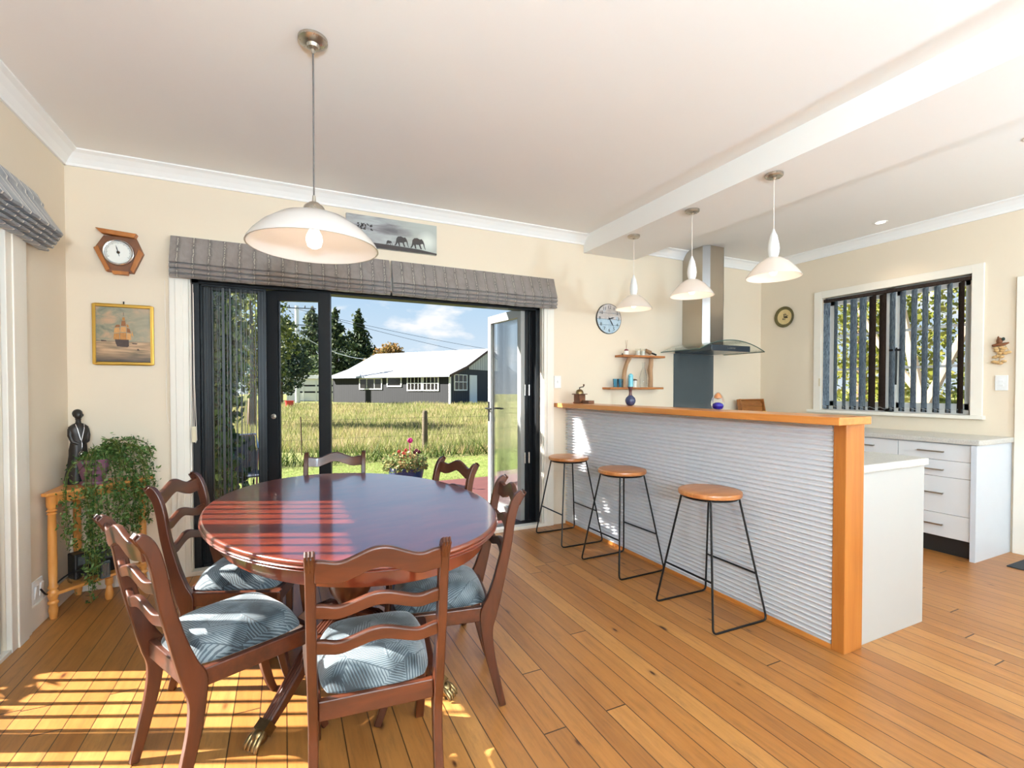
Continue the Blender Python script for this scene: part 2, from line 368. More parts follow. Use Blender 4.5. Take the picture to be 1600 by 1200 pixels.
# ------------------------------------------------------------------ mesh helpers
class MB:
    def __init__(s): s.v = []; s.f = []
    def add(s, vs, fs):
        o = len(s.v); s.v += [tuple(p) for p in vs]; s.f += [tuple(i+o for i in q) for q in fs]; return s
    def box(s, x0, x1, y0, y1, z0, z1):
        return s.add([(x0,y0,z0),(x1,y0,z0),(x1,y1,z0),(x0,y1,z0),(x0,y0,z1),(x1,y0,z1),(x1,y1,z1),(x0,y1,z1)],
                     [(0,3,2,1),(4,5,6,7),(0,1,5,4),(1,2,6,5),(2,3,7,6),(3,0,4,7)])
    def rbox(s, c, size, rot=(0,0,0)):
        from mathutils import Euler
        R = Euler(rot).to_matrix(); hx, hy, hz = (k/2 for k in size); o = Vector(c)
        vs = [o + R @ Vector((a*hx, b*hy, d*hz)) for d in (-1,1) for a,b in ((-1,-1),(1,-1),(1,1),(-1,1))]
        return s.add(vs, [(0,3,2,1),(4,5,6,7),(0,1,5,4),(1,2,6,5),(2,3,7,6),(3,0,4,7)])
    def prism(s, poly, a, b, fn=lambda u, v, w: (u, v, w)):
        """extrude the 2-D polygon from w=a to w=b"""
        n = len(poly)
        vs = [fn(u, v, a) for u, v in poly] + [fn(u, v, b) for u, v in poly]
        return s.add(vs, [tuple(range(n))[::-1], tuple(range(n, 2*n))] + [(i, (i+1) % n, n+(i+1) % n, n+i) for i in range(n)])
    def tube(s, pts, r, n=8, closed=False):
        P = [Vector(p) for p in pts]; m = len(P); R = r if isinstance(r, (list, tuple)) else [r]*m
        vs = []; up = None
        for i in range(m):
            if closed: d = P[(i+1) % m]-P[i-1]
            else: d = P[min(i+1, m-1)]-P[max(i-1, 0)]
            d.normalize()
            if up is None:
                up = d.orthogonal().normalized()
            up = (up - d*up.dot(d)); up = up.normalized() if up.length > 1e-6 else d.orthogonal().normalized()
            b = d.cross(up)
            for k in range(n):
                a = 2*pi*k/n; vs.append(P[i] + (up*cos(a)+b*sin(a))*R[i])
        fs = []
        for i in range(m if closed else m-1):
            j = (i+1) % m
            for k in range(n):
                fs.append((i*n+k, i*n+(k+1) % n, j*n+(k+1) % n, j*n+k))
        if not closed: fs += [tuple(range(n))[::-1], tuple(range((m-1)*n, m*n))]
        return s.add(vs, fs)
    def lathe(s, prof, n=32, c=(0,0,0), cap=True):
        vs = [(c[0]+r*cos(2*pi*k/n), c[1]+r*sin(2*pi*k/n), c[2]+z) for r, z in prof for k in range(n)]
        fs = [(i*n+k, i*n+(k+1) % n, (i+1)*n+(k+1) % n, (i+1)*n+k) for i in range(len(prof)-1) for k in range(n)]
        if cap: fs += [tuple(range(n))[::-1], tuple(range((len(prof)-1)*n, len(prof)*n))]
        return s.add(vs, fs)
    def ball(s, c, r, nu=14, nv=9):
        rx, ry, rz = r if isinstance(r, (tuple, list)) else (r, r, r)
        vs = []; fs = []
        for j in range(nv+1):
            t = pi*j/nv
            for k in range(nu):
                p = 2*pi*k/nu; vs.append((c[0]+rx*sin(t)*cos(p), c[1]+ry*sin(t)*sin(p), c[2]+rz*cos(t)))
        for j in range(nv):
            for k in range(nu): fs.append((j*nu+k, (j+1)*nu+k, (j+1)*nu+(k+1) % nu, j*nu+(k+1) % nu))
        return s.add(vs, fs)
    def loft(s, rings, cap=True, closed=True):
        n = len(rings[0]); vs = [p for r in rings for p in r]; fs = []
        for i in range(len(rings)-1):
            for k in range(n if closed else n-1):
                fs.append((i*n+k, i*n+(k+1) % n, (i+1)*n+(k+1) % n, (i+1)*n+k))
        if cap: fs += [tuple(range(n))[::-1], tuple(range((len(rings)-1)*n, len(rings)*n))]
        return s.add(vs, fs)
    def build(s, name, mat, parent=None, smooth=False, bevel=0, loc=None, seg=2, angle=40):
        me = bpy.data.meshes.new(name); me.from_pydata(s.v, [], s.f); me.update()
        bm = bmesh.new(); bm.from_mesh(me); bmesh.ops.remove_doubles(bm, verts=bm.verts, dist=1e-6)
        bmesh.ops.recalc_face_normals(bm, faces=bm.faces); bm.to_mesh(me); bm.free()
        return finish(name, me, mat, parent, smooth, bevel, loc, seg, angle)

def finish(name, me, mat, parent=None, smooth=False, bevel=0, loc=None, seg=2, angle=40):
    me.materials.append(M[mat] if isinstance(mat, str) else mat)
    if smooth:
        me.polygons.foreach_set('use_smooth', [True]*len(me.polygons))
        try: me.set_sharp_from_angle(angle=radians(angle))
        except Exception: pass
    o = bpy.data.objects.new(name, me); COL.objects.link(o)
    if parent is not None: o.parent = parent
    if loc is not None: o.location = loc
    if bevel:
        b = o.modifiers.new('bevel', 'BEVEL'); b.width = bevel; b.segments = seg; b.limit_method = 'ANGLE'; b.angle_limit = radians(35)
    return o

def tag(o, label, cat, group=None, kind=None):
    o['label'] = label; o['category'] = cat
    if group: o['group'] = group
    if kind: o['kind'] = kind
    return o
def thing(name, label, cat, loc=(0,0,0), rz=0, group=None, kind=None):
    o = bpy.data.objects.new(name, None); COL.objects.link(o); o.empty_display_size = .05
    o.location = loc; o.rotation_euler = (0, 0, rz)
    return tag(o, label, cat, group, kind)
def copy_tree(o, parent=None):
    c = o.copy(); COL.objects.link(c)
    if parent is not None: c.parent = parent
    for ch in list(o.children): copy_tree(ch, c)
    return c
def again(root, loc, rz, label):
    c = copy_tree(root); c.location = loc; c.rotation_euler = (0, 0, rz); c['label'] = label; return c

def leafmesh(name, C, S, mat, parent, seed=0, flat=0.0, aspect=.5):
    """a cloud of small leaf blades at points C with lengths S, one island per leaf"""
    rng = np.random.default_rng(seed); n = len(C); C = np.asarray(C, float); S = np.asarray(S, float).reshape(-1, 1)
    u = rng.normal(size=(n, 3)); u[:, 2] *= (1-flat); u /= np.linalg.norm(u, axis=1, keepdims=True)
    w = rng.normal(size=(n, 3)); v = np.cross(u, w); v /= np.linalg.norm(v, axis=1, keepdims=True)
    V = np.stack([C-u*S*.5, C+v*S*aspect*.5, C+u*S*.5, C-v*S*aspect*.5], 1).reshape(-1, 3)
    me = bpy.data.meshes.new(name); me.vertices.add(4*n); me.vertices.foreach_set('co', V.ravel())
    me.loops.add(4*n); me.loops.foreach_set('vertex_index', np.arange(4*n)); me.polygons.add(n)
    me.polygons.foreach_set('loop_start', np.arange(0, 4*n, 4)); me.update(calc_edges=True); me.validate()
    return finish(name, me, mat, parent)

CAMYAW = .4451
def RD(r, d, z=0.0):
    """metres to the side of and away from the photographer's standing point -> world"""
    return (r*cos(CAMYAW)+d*sin(CAMYAW), -r*sin(CAMYAW)+d*cos(CAMYAW), z)
# ------------------------------------------------------------------ the room
XL, XR, YB, YF, ZC = -1.2, 5.065, 3.82, -2.7, 2.71
def struct(name, mb, mat, label, cat, **kw):
    return tag(mb.build(name, mat, **kw), label, cat, kind='structure')

struct('floor', MB().box(XL-.15, XR+.15, YF-.15, YB+.08, -.06, 0), 'pine_floor', 'honey coloured pine floorboards running toward the garden doors', 'floor')
struct('ceiling', MB().box(XL-.15, XR+.15, YF-.15, YB+.15, ZC, ZC+.12), 'white_ceiling', 'plain white ceiling over the dining area and kitchen', 'ceiling')
struct('trim_1', MB().box(2.575, 3.17, YF, YB, 2.55, ZC), 'white_ceiling', 'boxed white ceiling beam carrying three small pendants', 'ceiling beam')

OX0, OX1, OH = -.575, 2.14, 2.03        # garden door opening
w = MB(); w.box(XL-.15, OX0, YB, YB+.15, -.06, ZC); w.box(OX1, XR+.15, YB, YB+.15, -.06, ZC); w.box(OX0, OX1, YB, YB+.15, OH, ZC)
struct('wall_back', w, 'cream_wall', 'cream wall around the garden doors, carrying clock and shelves', 'wall')
LY0, LY1 = .95, 3.06                    # side door opening
w = MB(); w.box(XL-.15, XL, YF, LY0, -.06, ZC); w.box(XL-.15, XL, LY1, YB, -.06, ZC); w.box(XL-.15, XL, LY0, LY1, OH, ZC)
struct('wall_left', w, 'cream_wall', 'cream side wall behind the corner shelf', 'wall')
WY0, WY1, WZ0, WZ1 = 1.905, 3.11, 1.045, 2.2
DY0, DY1 = .72, 1.555
w = MB(); w.box(XR, XR+.15, YF, DY0, -.06, ZC); w.box(XR, XR+.15, DY0, DY1, OH, ZC); w.box(XR, XR+.15, DY1, WY0, -.06, ZC)
w.box(XR, XR+.15, WY1, YB, -.06, ZC); w.box(XR, XR+.15, WY0, WY1, -.06, WZ0); w.box(XR, XR+.15, WY0, WY1, WZ1, ZC)
struct('wall_right', w, 'cream_wall', 'cream kitchen wall around the casement window', 'wall')
w = MB(); w.box(XL, XR, YF-.15, YF, -.06, ZC)
struct('wall_front', w, 'cream_wall', 'cream wall opposite the garden doors', 'wall')

# cornices: scotia profile swept along each wall
prof = [(0, 0), (.085, 0), (.085, -.008), (.062, -.02), (.036, -.045), (.016, -.072), (.012, -.086), (0, -.086)]
def cornice(name, fn, a, b, label):
    struct(name, MB().prism(prof, a, b, fn), 'cornice_white', label, 'cornice')
cornice('trim_2', lambda u, v, q: (q, YB-u, ZC+v), XL, 2.575, 'white cornice along the top of the garden door wall')
cornice('trim_3', lambda u, v, q: (q, YB-u, ZC+v), 3.17, XR, 'white cornice above clock shelves and range hood')
cornice('trim_4', lambda u, v, q: (XL+u, q, ZC+v), YF, YB, 'white cornice on the side wall above the roman blind')
cornice('trim_5', lambda u, v, q: (XR-u, q, ZC+v), YF, YB, 'white cornice above the kitchen window')
# architraves
w = MB(); 
for a, b in ((OX0-.1, OX0+.004), (OX1-.004, OX1+.1)): w.box(a, b, YB-.02, YB, 0, OH+.1); w.box(min(a+.03, b), b-.03, YB-.026, YB-.02, 0, OH+.1)
w.box(OX0-.1, OX1+.1, YB-.02, YB, OH, OH+.1)
w.box(OX1-.012, OX1, YB, YB+.05, 0, OH); w.box(OX0, OX0+.012, YB, YB+.05, 0, OH); w.box(OX0, OX1, YB-.02, YB+.06, 0, .03)
struct('trim_6', w, 'white_trim', 'white architrave around the garden doors', 'architrave', bevel=.003)
w = MB()
for a, b in ((LY0-.2, LY0), (LY1, LY1+.2)):
    w.box(XL, XL+.022, a, b, 0, OH+.12); w.box(XL+.022, XL+.03, a+.05, b-.05, 0, OH+.12)
w.box(XL, XL+.022, LY0-.2, LY1+.2, OH, OH+.12); w.box(XL-.15, XL+.02, LY0, LY1, 0, .02)
struct('trim_7', w, 'white_trim', 'white architrave around the side door behind the vertical blind', 'architrave', bevel=.003)
w = MB()
w.box(XR-.02, XR, WY0-.075, WY0, WZ0-.03, WZ1+.07); w.box(XR-.02, XR, WY1, WY1+.075, WZ0-.03, WZ1+.07); w.box(XR-.02, XR, WY0, WY1, WZ1, WZ1+.07)
w.box(XR-.045, XR+.02, WY0-.09, WY1+.13, WZ0-.03, WZ0)
struct('trim_8', w, 'white_trim', 'cream window surround with projecting sill in the kitchen', 'architrave', bevel=.003)
w = MB(); w.box(XR-.022, XR, DY1, DY1+.085, 0, OH+.085); w.box(XR-.022, XR, DY0-.085, DY0, 0, OH+.085); w.box(XR-.022, XR, DY0, DY1, OH, OH+.085)
struct('trim_9', w, 'white_trim', 'white door surround beside the kitchen drawers', 'architrave', bevel=.003)
def skirting(name, x0, x1, y0, y1, label):
    struct(name, MB().box(x0, x1, y0, y1, 0, .13), 'white_trim', label, 'skirting board', bevel=.006)
skirting('baseboard_left', XL, XL+.018, LY1+.2, YB, 'white skirting board behind the corner shelf')
skirting('baseboard_back', XL+.018, OX0-.1, YB-.018, YB, 'white skirting board below the ship painting')
skirting('baseboard_front', XL, XR, YF, YF+.018, 'white skirting board opposite the garden doors')
skirting('baseboard_right', XR-.018, XR, YF, DY0-.085, 'white skirting board on the kitchen side past the door')

# ---- door_1: charcoal bifold doors to the deck
d1 = thing('door_1', 'charcoal bifold doors folded open to the deck', 'door', (0, 0, 0), kind='structure')
FY = YB+.11
w = MB()
w.box(OX0, OX0+.055, FY-.06, FY+.05, .02, OH); w.box(OX0+.055, OX0+.07, FY-.02, FY+.05, .02, OH)
w.box(OX1-.05, OX1, FY-.06, FY+.05, .02, OH); w.box(OX0, OX1, FY-.06, FY+.05, OH-.05, OH); w.box(OX0, OX1, FY-.06, FY+.05, -.0, .03)
w.build('frame', 'charcoal_aluminium', d1, bevel=.003)
def door_leaf(name, parent, p0, p1, z0, z1, stile, mat, thick=.045, rail=.09, gname='glass'):
    """a glazed leaf standing on the line p0-p1"""
    (x0, y0), (x1, y1) = p0, p1; L = sqrt((x1-x0)**2+(y1-y0)**2); a = atan2(y1-y0, x1-x0)
    w = MB(); t = thick/2
    w.box(0, stile, -t, t, z0, z1); w.box(L-stile, L, -t, t, z0, z1)
    w.box(stile, L-stile, -t, t, z1-rail, z1); w.box(stile, L-stile, -t, t, z0, z0+rail)
    w.box(stile, stile+.01, -t*.6, t*.6, z0+rail, z1-rail); w.box(L-stile-.01, L-stile, -t*.6, t*.6, z0+rail, z1-rail)
    o = w.build(name, mat, parent, bevel=.003); o.location = (x0, y0, 0); o.rotation_euler = (0, 0, a)
    MB().box(stile, L-stile, -.004, .004, z0+rail, z1-rail).build(gname, 'door_glass', o)
    return o, L
leaf, L = door_leaf('door_panel', d1, (OX0+.07, FY), (-.112, FY), .035, OH-.052, .05, 'charcoal_aluminium', rail=.03)
leaf, L = door_leaf('door_panel', d1, (-.108, FY+.0), (.318, FY-.125), .035, OH-.055, .078, 'charcoal_aluminium', rail=.07)
w = MB().lathe([(.018, 0), (.018, .006), (.008, .008)], 16)
o = w.build('lock_cylinder', 'brushed_nickel', leaf, smooth=True); o.location = (.046, -.0235, 1.06); o.rotation_euler = (pi/2, 0, 0)
for z in (.62, 1.45):
    o = MB().tube([(0, 0, -.05), (0, 0, .05)], .009, 8).build('hinge', 'black_metal', leaf); o.location = (-.002, -.03, z)
leaf, L = door_leaf('door_panel', d1, (1.995, FY+.02), (1.925, FY+.64), .035, OH-.03, .055, 'pale_grey_aluminium', rail=.075)
# lever handle on the free stile
h = MB().box(-.012, .012, -.03, -.022, -.1, .1).box(-.01, .01, .022, .03, -.1, .1)
hd = h.build('handle_plate', 'black_metal', leaf); hd.location = (L-.022, 0, 1.03)
for s in (-1, 1):
    MB().tube([(0, s*.025, .03), (0, s*.06, .03), (-.03, s*.066, .03), (-.12, s*.066, .028)], .009, 8).build('handle', 'black_metal', hd, smooth=True)
MB().tube([(0, -.03, -.06), (0, -.045, -.06), (0, -.045, -.11)], .006, 6).build('key', 'black_metal', hd)
for k, x in enumerate((2.035, 2.078)):
    leaf, L = door_leaf('door_panel', d1, (x, FY+.02), (x-.02, FY+.62), .035, OH-.03, .055, 'charcoal_aluminium', thick=.036, rail=.075)
    for z in (.62, 1.25):
        o = MB().tube([(0, 0, -.05), (0, 0, .05)], .008, 8).build('hinge', 'brushed_nickel', leaf); o.location = (-.004, .02, z)

# pleated insect screen drawn across the fixed end leaf
sc = thing('insect_screen', 'pleated black insect screen of fine upright cords in front of the end door leaf', 'insect screen', (0, FY-.045, 0))
w = MB(); rng = random.Random(3); x = OX0+.085
while x < -.13:
    w.box(x, x+.0042, -.002, .002, .05, 1.965); x += rng.choice((.009, .012, .017, .022, .03))*(1.0 if x < -.33 else .75)
for x in (-.385, -.345): w.box(x, x+.012, -.004, .004, .05, 1.965)
w.build('cords', 'black_plastic', sc)
w = MB().box(OX0+.07, -.115, -.012, .012, 1.965, 1.978).box(OX0+.07, -.115, -.012, .012, .032, .05).box(-.128, -.115, -.014, .014, .05, 1.965)
w.build('screen_frame', 'charcoal_aluminium', sc)

# ---- door_3: side ranch slider with vertical blind
d3 = thing('door_3', 'glazed sliding side door behind the vertical blind', 'door', (0, 0, 0), kind='structure')
X3 = XL-.1
w = MB(); w.box(X3-.04, X3+.04, LY0, LY0+.05, .02, OH); w.box(X3-.04, X3+.04, LY1-.05, LY1, .02, OH)
w.box(X3-.04, X3+.04, LY0, LY1, OH-.05, OH); w.box(X3-.04, X3+.04, LY0, LY1, .0, .05)
w.build('frame', 'painted_white', d3)
for a, b, dx in ((LY0+.05, 2.5, -.018), (2.44, LY1-.05, .018)):
    door_leaf('door_panel', d3, (X3+dx, a), (X3+dx, b), .05, OH-.05, .06, 'painted_white', thick=.03, rail=.06)
vb = thing('vertical_blind', 'vertical blind of dark slate slats across the side door', 'vertical blind', (XL-.028, 0, 0))
MB().box(-.02, .02, LY0+.01, LY1-.01, 1.97, 2.01).build('head_rail', 'white_plastic', vb)
def make_slat(mat, z0, z1, wd=.089):
    w = MB(); n = 6; r = []
    pts = [((k/n-.5)*wd, .004*cos(pi*(k/n-.5))) for k in range(n+1)]
    poly = pts + [(u, v-.0012) for u, v in reversed(pts)]
    w.prism(poly, z0, z1); return w
y = LY1-.045; first = None
while y > LY0+.03:
    if first is None:
        first = make_slat('', .035, 1.97).build('slat', 'blue_slat_cloth', vb, smooth=True); o = first
    else:
        o = first.copy(); COL.objects.link(o); o.parent = vb
    o.location = (0, y, 0); o.rotation_euler = (0, 0, radians(-37)); y -= .0855

# ---- door_2 : white panel door past the kitchen drawers
d2 = thing('door_2', 'white panelled door beside the kitchen drawers', 'door', (XR+.05, 0, 0), kind='structure')
w = MB().box(-.02, .02, DY0+.003, DY1-.003, .005, OH-.003)
for z0, z1 in ((.2, .95), (1.1, 1.85)): w.box(-.026, -.02, DY0+.13, DY1-.13, z0, z1)
w.build('door_panel', 'white_trim', d2, bevel=.004)
MB().lathe([(.024, 0), (.024, .008), (.01, .012), (.01, .04), (.026, .05), (.028, .065), (.015, .075)], 16).build('handle', 'brushed_nickel', d2, smooth=True).rotation_euler = (0, -pi/2, 0)
d2.children[-1].location = (-.02, DY0+.07, 1.0)

# ---- window_1 : two casements of three panes
w1 = thing('window_1', 'two-leaf white casement window over the kitchen bench', 'window', (XR+.1, 0, 0), kind='structure')
w = MB(); w.box(-.05, .05, WY0, WY0+.035, WZ0, WZ1); w.box(-.05, .05, WY1-.035, WY1, WZ0, WZ1); w.box(-.05, .05, WY0, WY1, WZ0, WZ0+.04)
w.box(-.05, .05, WY0, WY1, WZ1-.035, WZ1); w.box(-.05, .05, 2.475, 2.555, WZ0, WZ1)
w.build('frame', 'painted_white', w1, bevel=.003)
for a, b in ((WY0+.035, 2.475), (2.555, WY1-.035)):
    w = MB(); z0, z1 = WZ0+.04, WZ1-.035
    w.box(-.018, .018, a, a+.04, z0, z1); w.box(-.018, .018, b-.04, b, z0, z1); w.box(-.018, .018, a, b, z0, z0+.05); w.box(-.018, .018, a, b, z1-.04, z1)
    for z in (1.447, 1.79): w.box(-.012, .012, a+.04, b-.04, z, z+.022)
    s = w.build('sash', 'painted_white', w1)
    MB().box(-.003, .003, a+.04, b-.04, z0+.05, z1-.04).build('glass', 'window_glass', s)
w = MB().tube([(-.05, 2.46, 1.62), (-.085, 2.445, 1.62)], .012, 8).tube([(-.085, 2.445, 1.64), (-.088, 2.446, 1.3)], .008, 8)
w.box(-.095, -.05, 2.42, 2.5, 1.61, 1.628)
w.build('stay', 'black_metal', w1)
kb = thing('vertical_blind', 'vertical blind of blue and brown slats half open at the kitchen window', 'vertical blind', (XR+.02, 0, 0))
MB().box(-.018, .018, WY0+.01, WY1-.01, 2.155, 2.185).build('head_rail', 'brown_slat_cloth', kb)
ys = [3.085, 2.985, 2.90, 2.817, 2.733, 2.649, 2.562, 2.483, 2.402, 2.314, 2.233, 2.148, 2.063, 1.985]
px = [12, 5, 5, 10, 10, 10, 10, 8, 8, 8, 8, 9, 7, 8]
br = {5, 6, 13}
for i, (y, p) in enumerate(zip(ys, px)):
    d = XR*sin(CAMYAW)+y*cos(CAMYAW); app = min(.97, .87*p*d/746/.089)
    va = atan2(y, XR); a = va+pi/2-math.acos(app)*(1 if i != 3 else 1)
    mat = 'brown_slat_cloth' if i in br else 'blue_slat_cloth'
    o = make_slat('', WZ0+.012, 2.15).build('slat', mat, kb, smooth=True); o.location = (0, y, 0); o.rotation_euler = (0, 0, a)
    if i in br: o['label'] = 'slat showing its brown side'
    MB().rbox((0, 0, WZ0+.03), (.084, .006, .034)).build('weight', 'black_plastic', o)
w = MB()
for (ya, pa), (yb, pb) in zip(zip(ys, px), list(zip(ys, px))[1:]):
    w.tube([(-.03, ya, WZ0+.045), (-.03, (ya+yb)/2, WZ0+.028), (-.03, yb, WZ0+.045)], .0012, 4)
w.build('bottom_chain', 'white_plastic', kb)
w = MB().tube([(-.03, 3.10, 2.15), (-.034, 3.115, 1.7), (-.034, 3.12, 1.36)], .0014, 5).box(-.042, -.03, 3.112, 3.128, 1.29, 1.37)
w.build('cord_weight', 'beige_plastic', kb)

# ---- eaves (outside, real overhang that shades the doors)
struct('trim_10', MB().box(XL-.2, XR+.8, YB+.15, 4.42, 2.4, 2.5).box(XL-.2, XR+.8, 4.38, 4.42, 2.36, 2.5), 'soffit_white', 'white soffit of the roof overhang outside the garden doors', 'eave')
struct('trim_11', MB().box(XL-.3, XL-.15, YF, YB+.15, 2.4, 2.5), 'soffit_white', 'white soffit of the roof overhang outside the side door', 'eave')
# ------------------------------------------------------------------ roman blinds
def roman_back(x0, x1, label, name='roman_blind'):
    """blind folded up: a flat top panel then four stacked folds"""
    t = thing(name, label, 'roman blind', ((x0+x1)/2, YB-.026, 0), group='roman blinds at the garden doors')
    hw = (x1-x0)/2; w = MB(); N = 60
    pr = [(-.0, 2.262), (-.012, 2.262), (-.03, 2.215), (-.056, 2.15), (-.084, 2.09), (-.086, 2.078), (-.07, 2.072), (-.084, 2.066), (-.092, 2.054), (-.087, 2.044), (-.066, 2.04),
          (-.082, 2.032), (-.088, 2.022), (-.083, 2.012), (-.06, 2.008), (-.074, 2.002), (-.08, 1.994), (-.074, 1.986), (-.04, 1.984), (-.03, 2.0), (-.03, 2.07), (-.01, 2.2)]
    rings = []
    for k in range(N+1):
        u = -hw+2*hw*k/N; e = min(1, (hw-abs(u))/.02); sag = .006*sin(u*9+1.2)
        rings.append([(u, y*(.9+.1*e)+(.004*sin(u*71.4)+.003*sin(u*23)) * (1 if y < -.02 else 0), z+sag*(2.26-z)) for y, z in pr])
    w.loft(rings)
    w.build('fabric', 'grey_taffeta', t, smooth=True, angle=50)
    MB().box(-hw+.01, hw-.01, -.01, .024, 2.235, 2.262).build('head_rail', 'white_trim', t)
    return t
b1 = roman_back(-.662, .744, 'grey taffeta roman blind folded up behind the large pendant')
b2 = roman_back(.762, 2.228, 'grey taffeta roman blind folded up below the elephant canvas, beside the clock')
o = MB().tube([(.0, 0, 1.955), (0, 0, 1.3), (.006, 0, .93)], .0018, 5).tube([(.012, 0, 1.955), (.012, 0, 1.3), (.012, -.004, .95), (.02, -.006, .9), (.026, -.004, .92), (.016, 0, 1.3), (.014, 0, 1.9)], .0022, 5).build('pull_cord', 'cord_white', b1)
o.location = (-.555-.041, -.012+.0, 0)
o = MB().box(-.012, .012, -.012, .012, .905, 1.01).build('cord_weight', 'beige_plastic', b1, bevel=.003); o.location = (-.585, -.016, 0)
o = MB().tube([(0, 0, 1.97), (.002, 0, 1.1), (.012, 0, 1.035), (.022, 0, 1.03), (.032, 0, 1.06), (.04, 0, 1.2), (.04, 0, 1.97)], .002, 5).build('bead_chain', 'cord_white', b1)
o.location = (-.70-.041, .012, 0)

t = thing('roman_blind', 'slate striped roman blind folded up on the side wall above the corner shelf', 'roman blind', (XL+.006, 2.1, 0))
pr = [(0, 2.30), (.014, 2.30), (.03, 2.27), (.042, 2.25), (.04, 2.235), (.08, 2.17), (.118, 2.11), (.126, 2.096), (.12, 2.086), (.085, 2.088), (.1, 2.078), (.112, 2.066), (.106, 2.054), (.07, 2.058),
      (.086, 2.05), (.1, 2.036), (.094, 2.024), (.06, 2.03), (.07, 2.02), (.086, 2.006), (.08, 1.996), (.045, 2.0), (.055, 1.99), (.064, 1.978), (.056, 1.97), (.015, 1.975), (.01, 2.1)]
rings = []; N = 90
for k in range(N+1):
    yy = -1.3+2.61*k/N; e = min(1, (1.31-yy)/.05)
    rings.append([(x*(.8+.2*e)+(.003*sin(yy*40) if x > .03 else 0), yy+.02*x/.12*(1 if yy > 1.2 else 0), z if z > 2.085 else 2.085+(z-2.085)*.72) for x, z in pr])
MB().loft(rings).build('fabric', 'slate_taffeta', t, smooth=True, angle=50)

# ------------------------------------------------------------------ bar and kitchen
bar = thing('breakfast_bar', 'raised breakfast bar with orange timber top and corrugated iron front', 'breakfast bar', (2.4, 0, 0))
w = MB(); w.box(-.15, .1, 1.30, YB-.002, 1.094, 1.131)
w.build('bar_top', 'rimu_bar', bar, bevel=.004)
MB().box(-.02, .125, 1.343, 1.402, 0, 1.094).build('post', 'rimu_post', bar, bevel=.003)
w = MB(); P = []; n = 42*12
for k in range(n+1):
    z = .022+k/n*1.07; P.append((-.0115+.0125*sin(2*pi*z/.0255), z))
poly = P + [(.006, 1.092), (.006, .022)]
vs = [(x, 1.402, z) for x, z in P]+[(x, YB-.003, z) for x, z in P]
w.add(vs, [(i, i+1, n+2+i, n+1+i) for i in range(n)])
w.build('corrugated_front', 'galvanised_corrugate', bar, smooth=True, angle=80)
MB().box(.002, .11, 1.402, YB-.003, 0.0, 1.094).build('core', 'white_cabinet', bar)
MB().box(-.022, .0, 1.402, YB-.003, 0, .024).build('bottom_strip', 'rimu_bar', bar)

isl = thing('island_cabinet', 'white island cabinet behind the breakfast bar', 'cabinet', (2.82, 0, 0))
w = MB(); w.box(-.293, .272, 1.38, YB-.62, .1, .848); w.build('body', 'white_cabinet', isl)
MB().box(-.293, .293, 1.36, 1.38, 0, .848).build('end_panel', 'grey_panel', isl, bevel=.001)
MB().box(-.25, .23, 1.40, YB-.62, 0, .1).build('kickboard', 'kick_black', isl)
for k in range(4):
    y0 = 1.40+k*.44
    d = MB().box(.273, .291, y0, y0+.434, .11, .84).build('door', 'white_cabinet', isl, bevel=.001)
    MB().tube([(.291, y0+.38, .74), (.318, y0+.38, .74), (.318, y0+.38, .6), (.291, y0+.38, .6)], .005, 8).build('handle', 'brushed_steel', d)
tag(MB().box(-.293, .307, 1.345, YB-.62, .85, .89).build('island_worktop', 'speckled_laminate', None, bevel=.006, loc=(2.82, 0, 0)), 'pale speckled worktop on the island, below the bar top', 'worktop')

# L-shaped bench run under the window and along the hood wall
tag(MB().prism([(4.499, 1.641), (XR-.002, 1.641), (XR-.002, YB-.002), (2.56, YB-.002), (2.56, YB-.60), (4.499, YB-.60)], .85, .889, lambda u, v, q: (u, v, q)).build('bench_worktop', 'speckled_laminate', None, bevel=.005), 'pale speckled worktop running below the kitchen window', 'worktop')
def handle_h(parent, y0, y1, z, x):
    w = MB().box(x-.026, x-.018, y0, y1, z-.005, z+.005).box(x-.02, x+.0, y0+.004, y0+.012, z-.004, z+.004).box(x-.02, x, y1-.012, y1-.004, z-.004, z+.004)
    return w.build('handle', 'brushed_steel', parent)
FX = 4.522
du = thing('drawer_unit', 'white four-drawer kitchen unit at the bench end near the door', 'drawer unit', (0, 0, 0))
MB().box(FX+.02, XR-.003, 1.69, 2.155, .13, .848).build('body', 'white_cabinet', du)
MB().box(4.503, XR-.003, 1.657, 1.689, 0, .848).build('side_panel', 'side_panel_blue_white', du)
MB().box(FX+.045, FX+.06, 1.69, 2.155, 0, .13).build('kickboard', 'kick_black', du)
for z0, z1, hz in ((.72, .842, .783), (.594, .717, .645), (.314, .591, .466), (.136, .311, .226)):
    d = MB().box(FX, FX+.019, 1.693, 2.153, z0, z1).build('drawer', 'white_cabinet', du, bevel=.001)
    handle_h(d, 1.85, 2.015, hz, FX)
for k, (a, b) in enumerate(((2.157, 2.69), (2.692, 3.215))):
    cu = thing('base_cabinet', ['white base cabinet next to the four-drawer unit', 'white base cabinet in the corner under the kitchen window'][k], 'cabinet', (0, 0, 0), group='base cabinets under the kitchen window')
    MB().box(FX+.02, XR-.003, a, b, .13, .848).build('body', 'white_cabinet', cu)
    MB().box(FX+.045, FX+.06, a, b, 0, .13).build('kickboard', 'kick_black', cu)
    d = MB().box(FX, FX+.019, a+.002, b-.002, .72, .842).build('drawer', 'white_cabinet', cu, bevel=.001)
    handle_h(d, (a+b)/2-.1, (a+b)/2+.1, .783, FX)
    d = MB().box(FX, FX+.019, a+.002, b-.002, .136, .717).build('door', 'white_cabinet', cu, bevel=.001)
    handle_h(d, b-.2, b-.04, .68, FX)

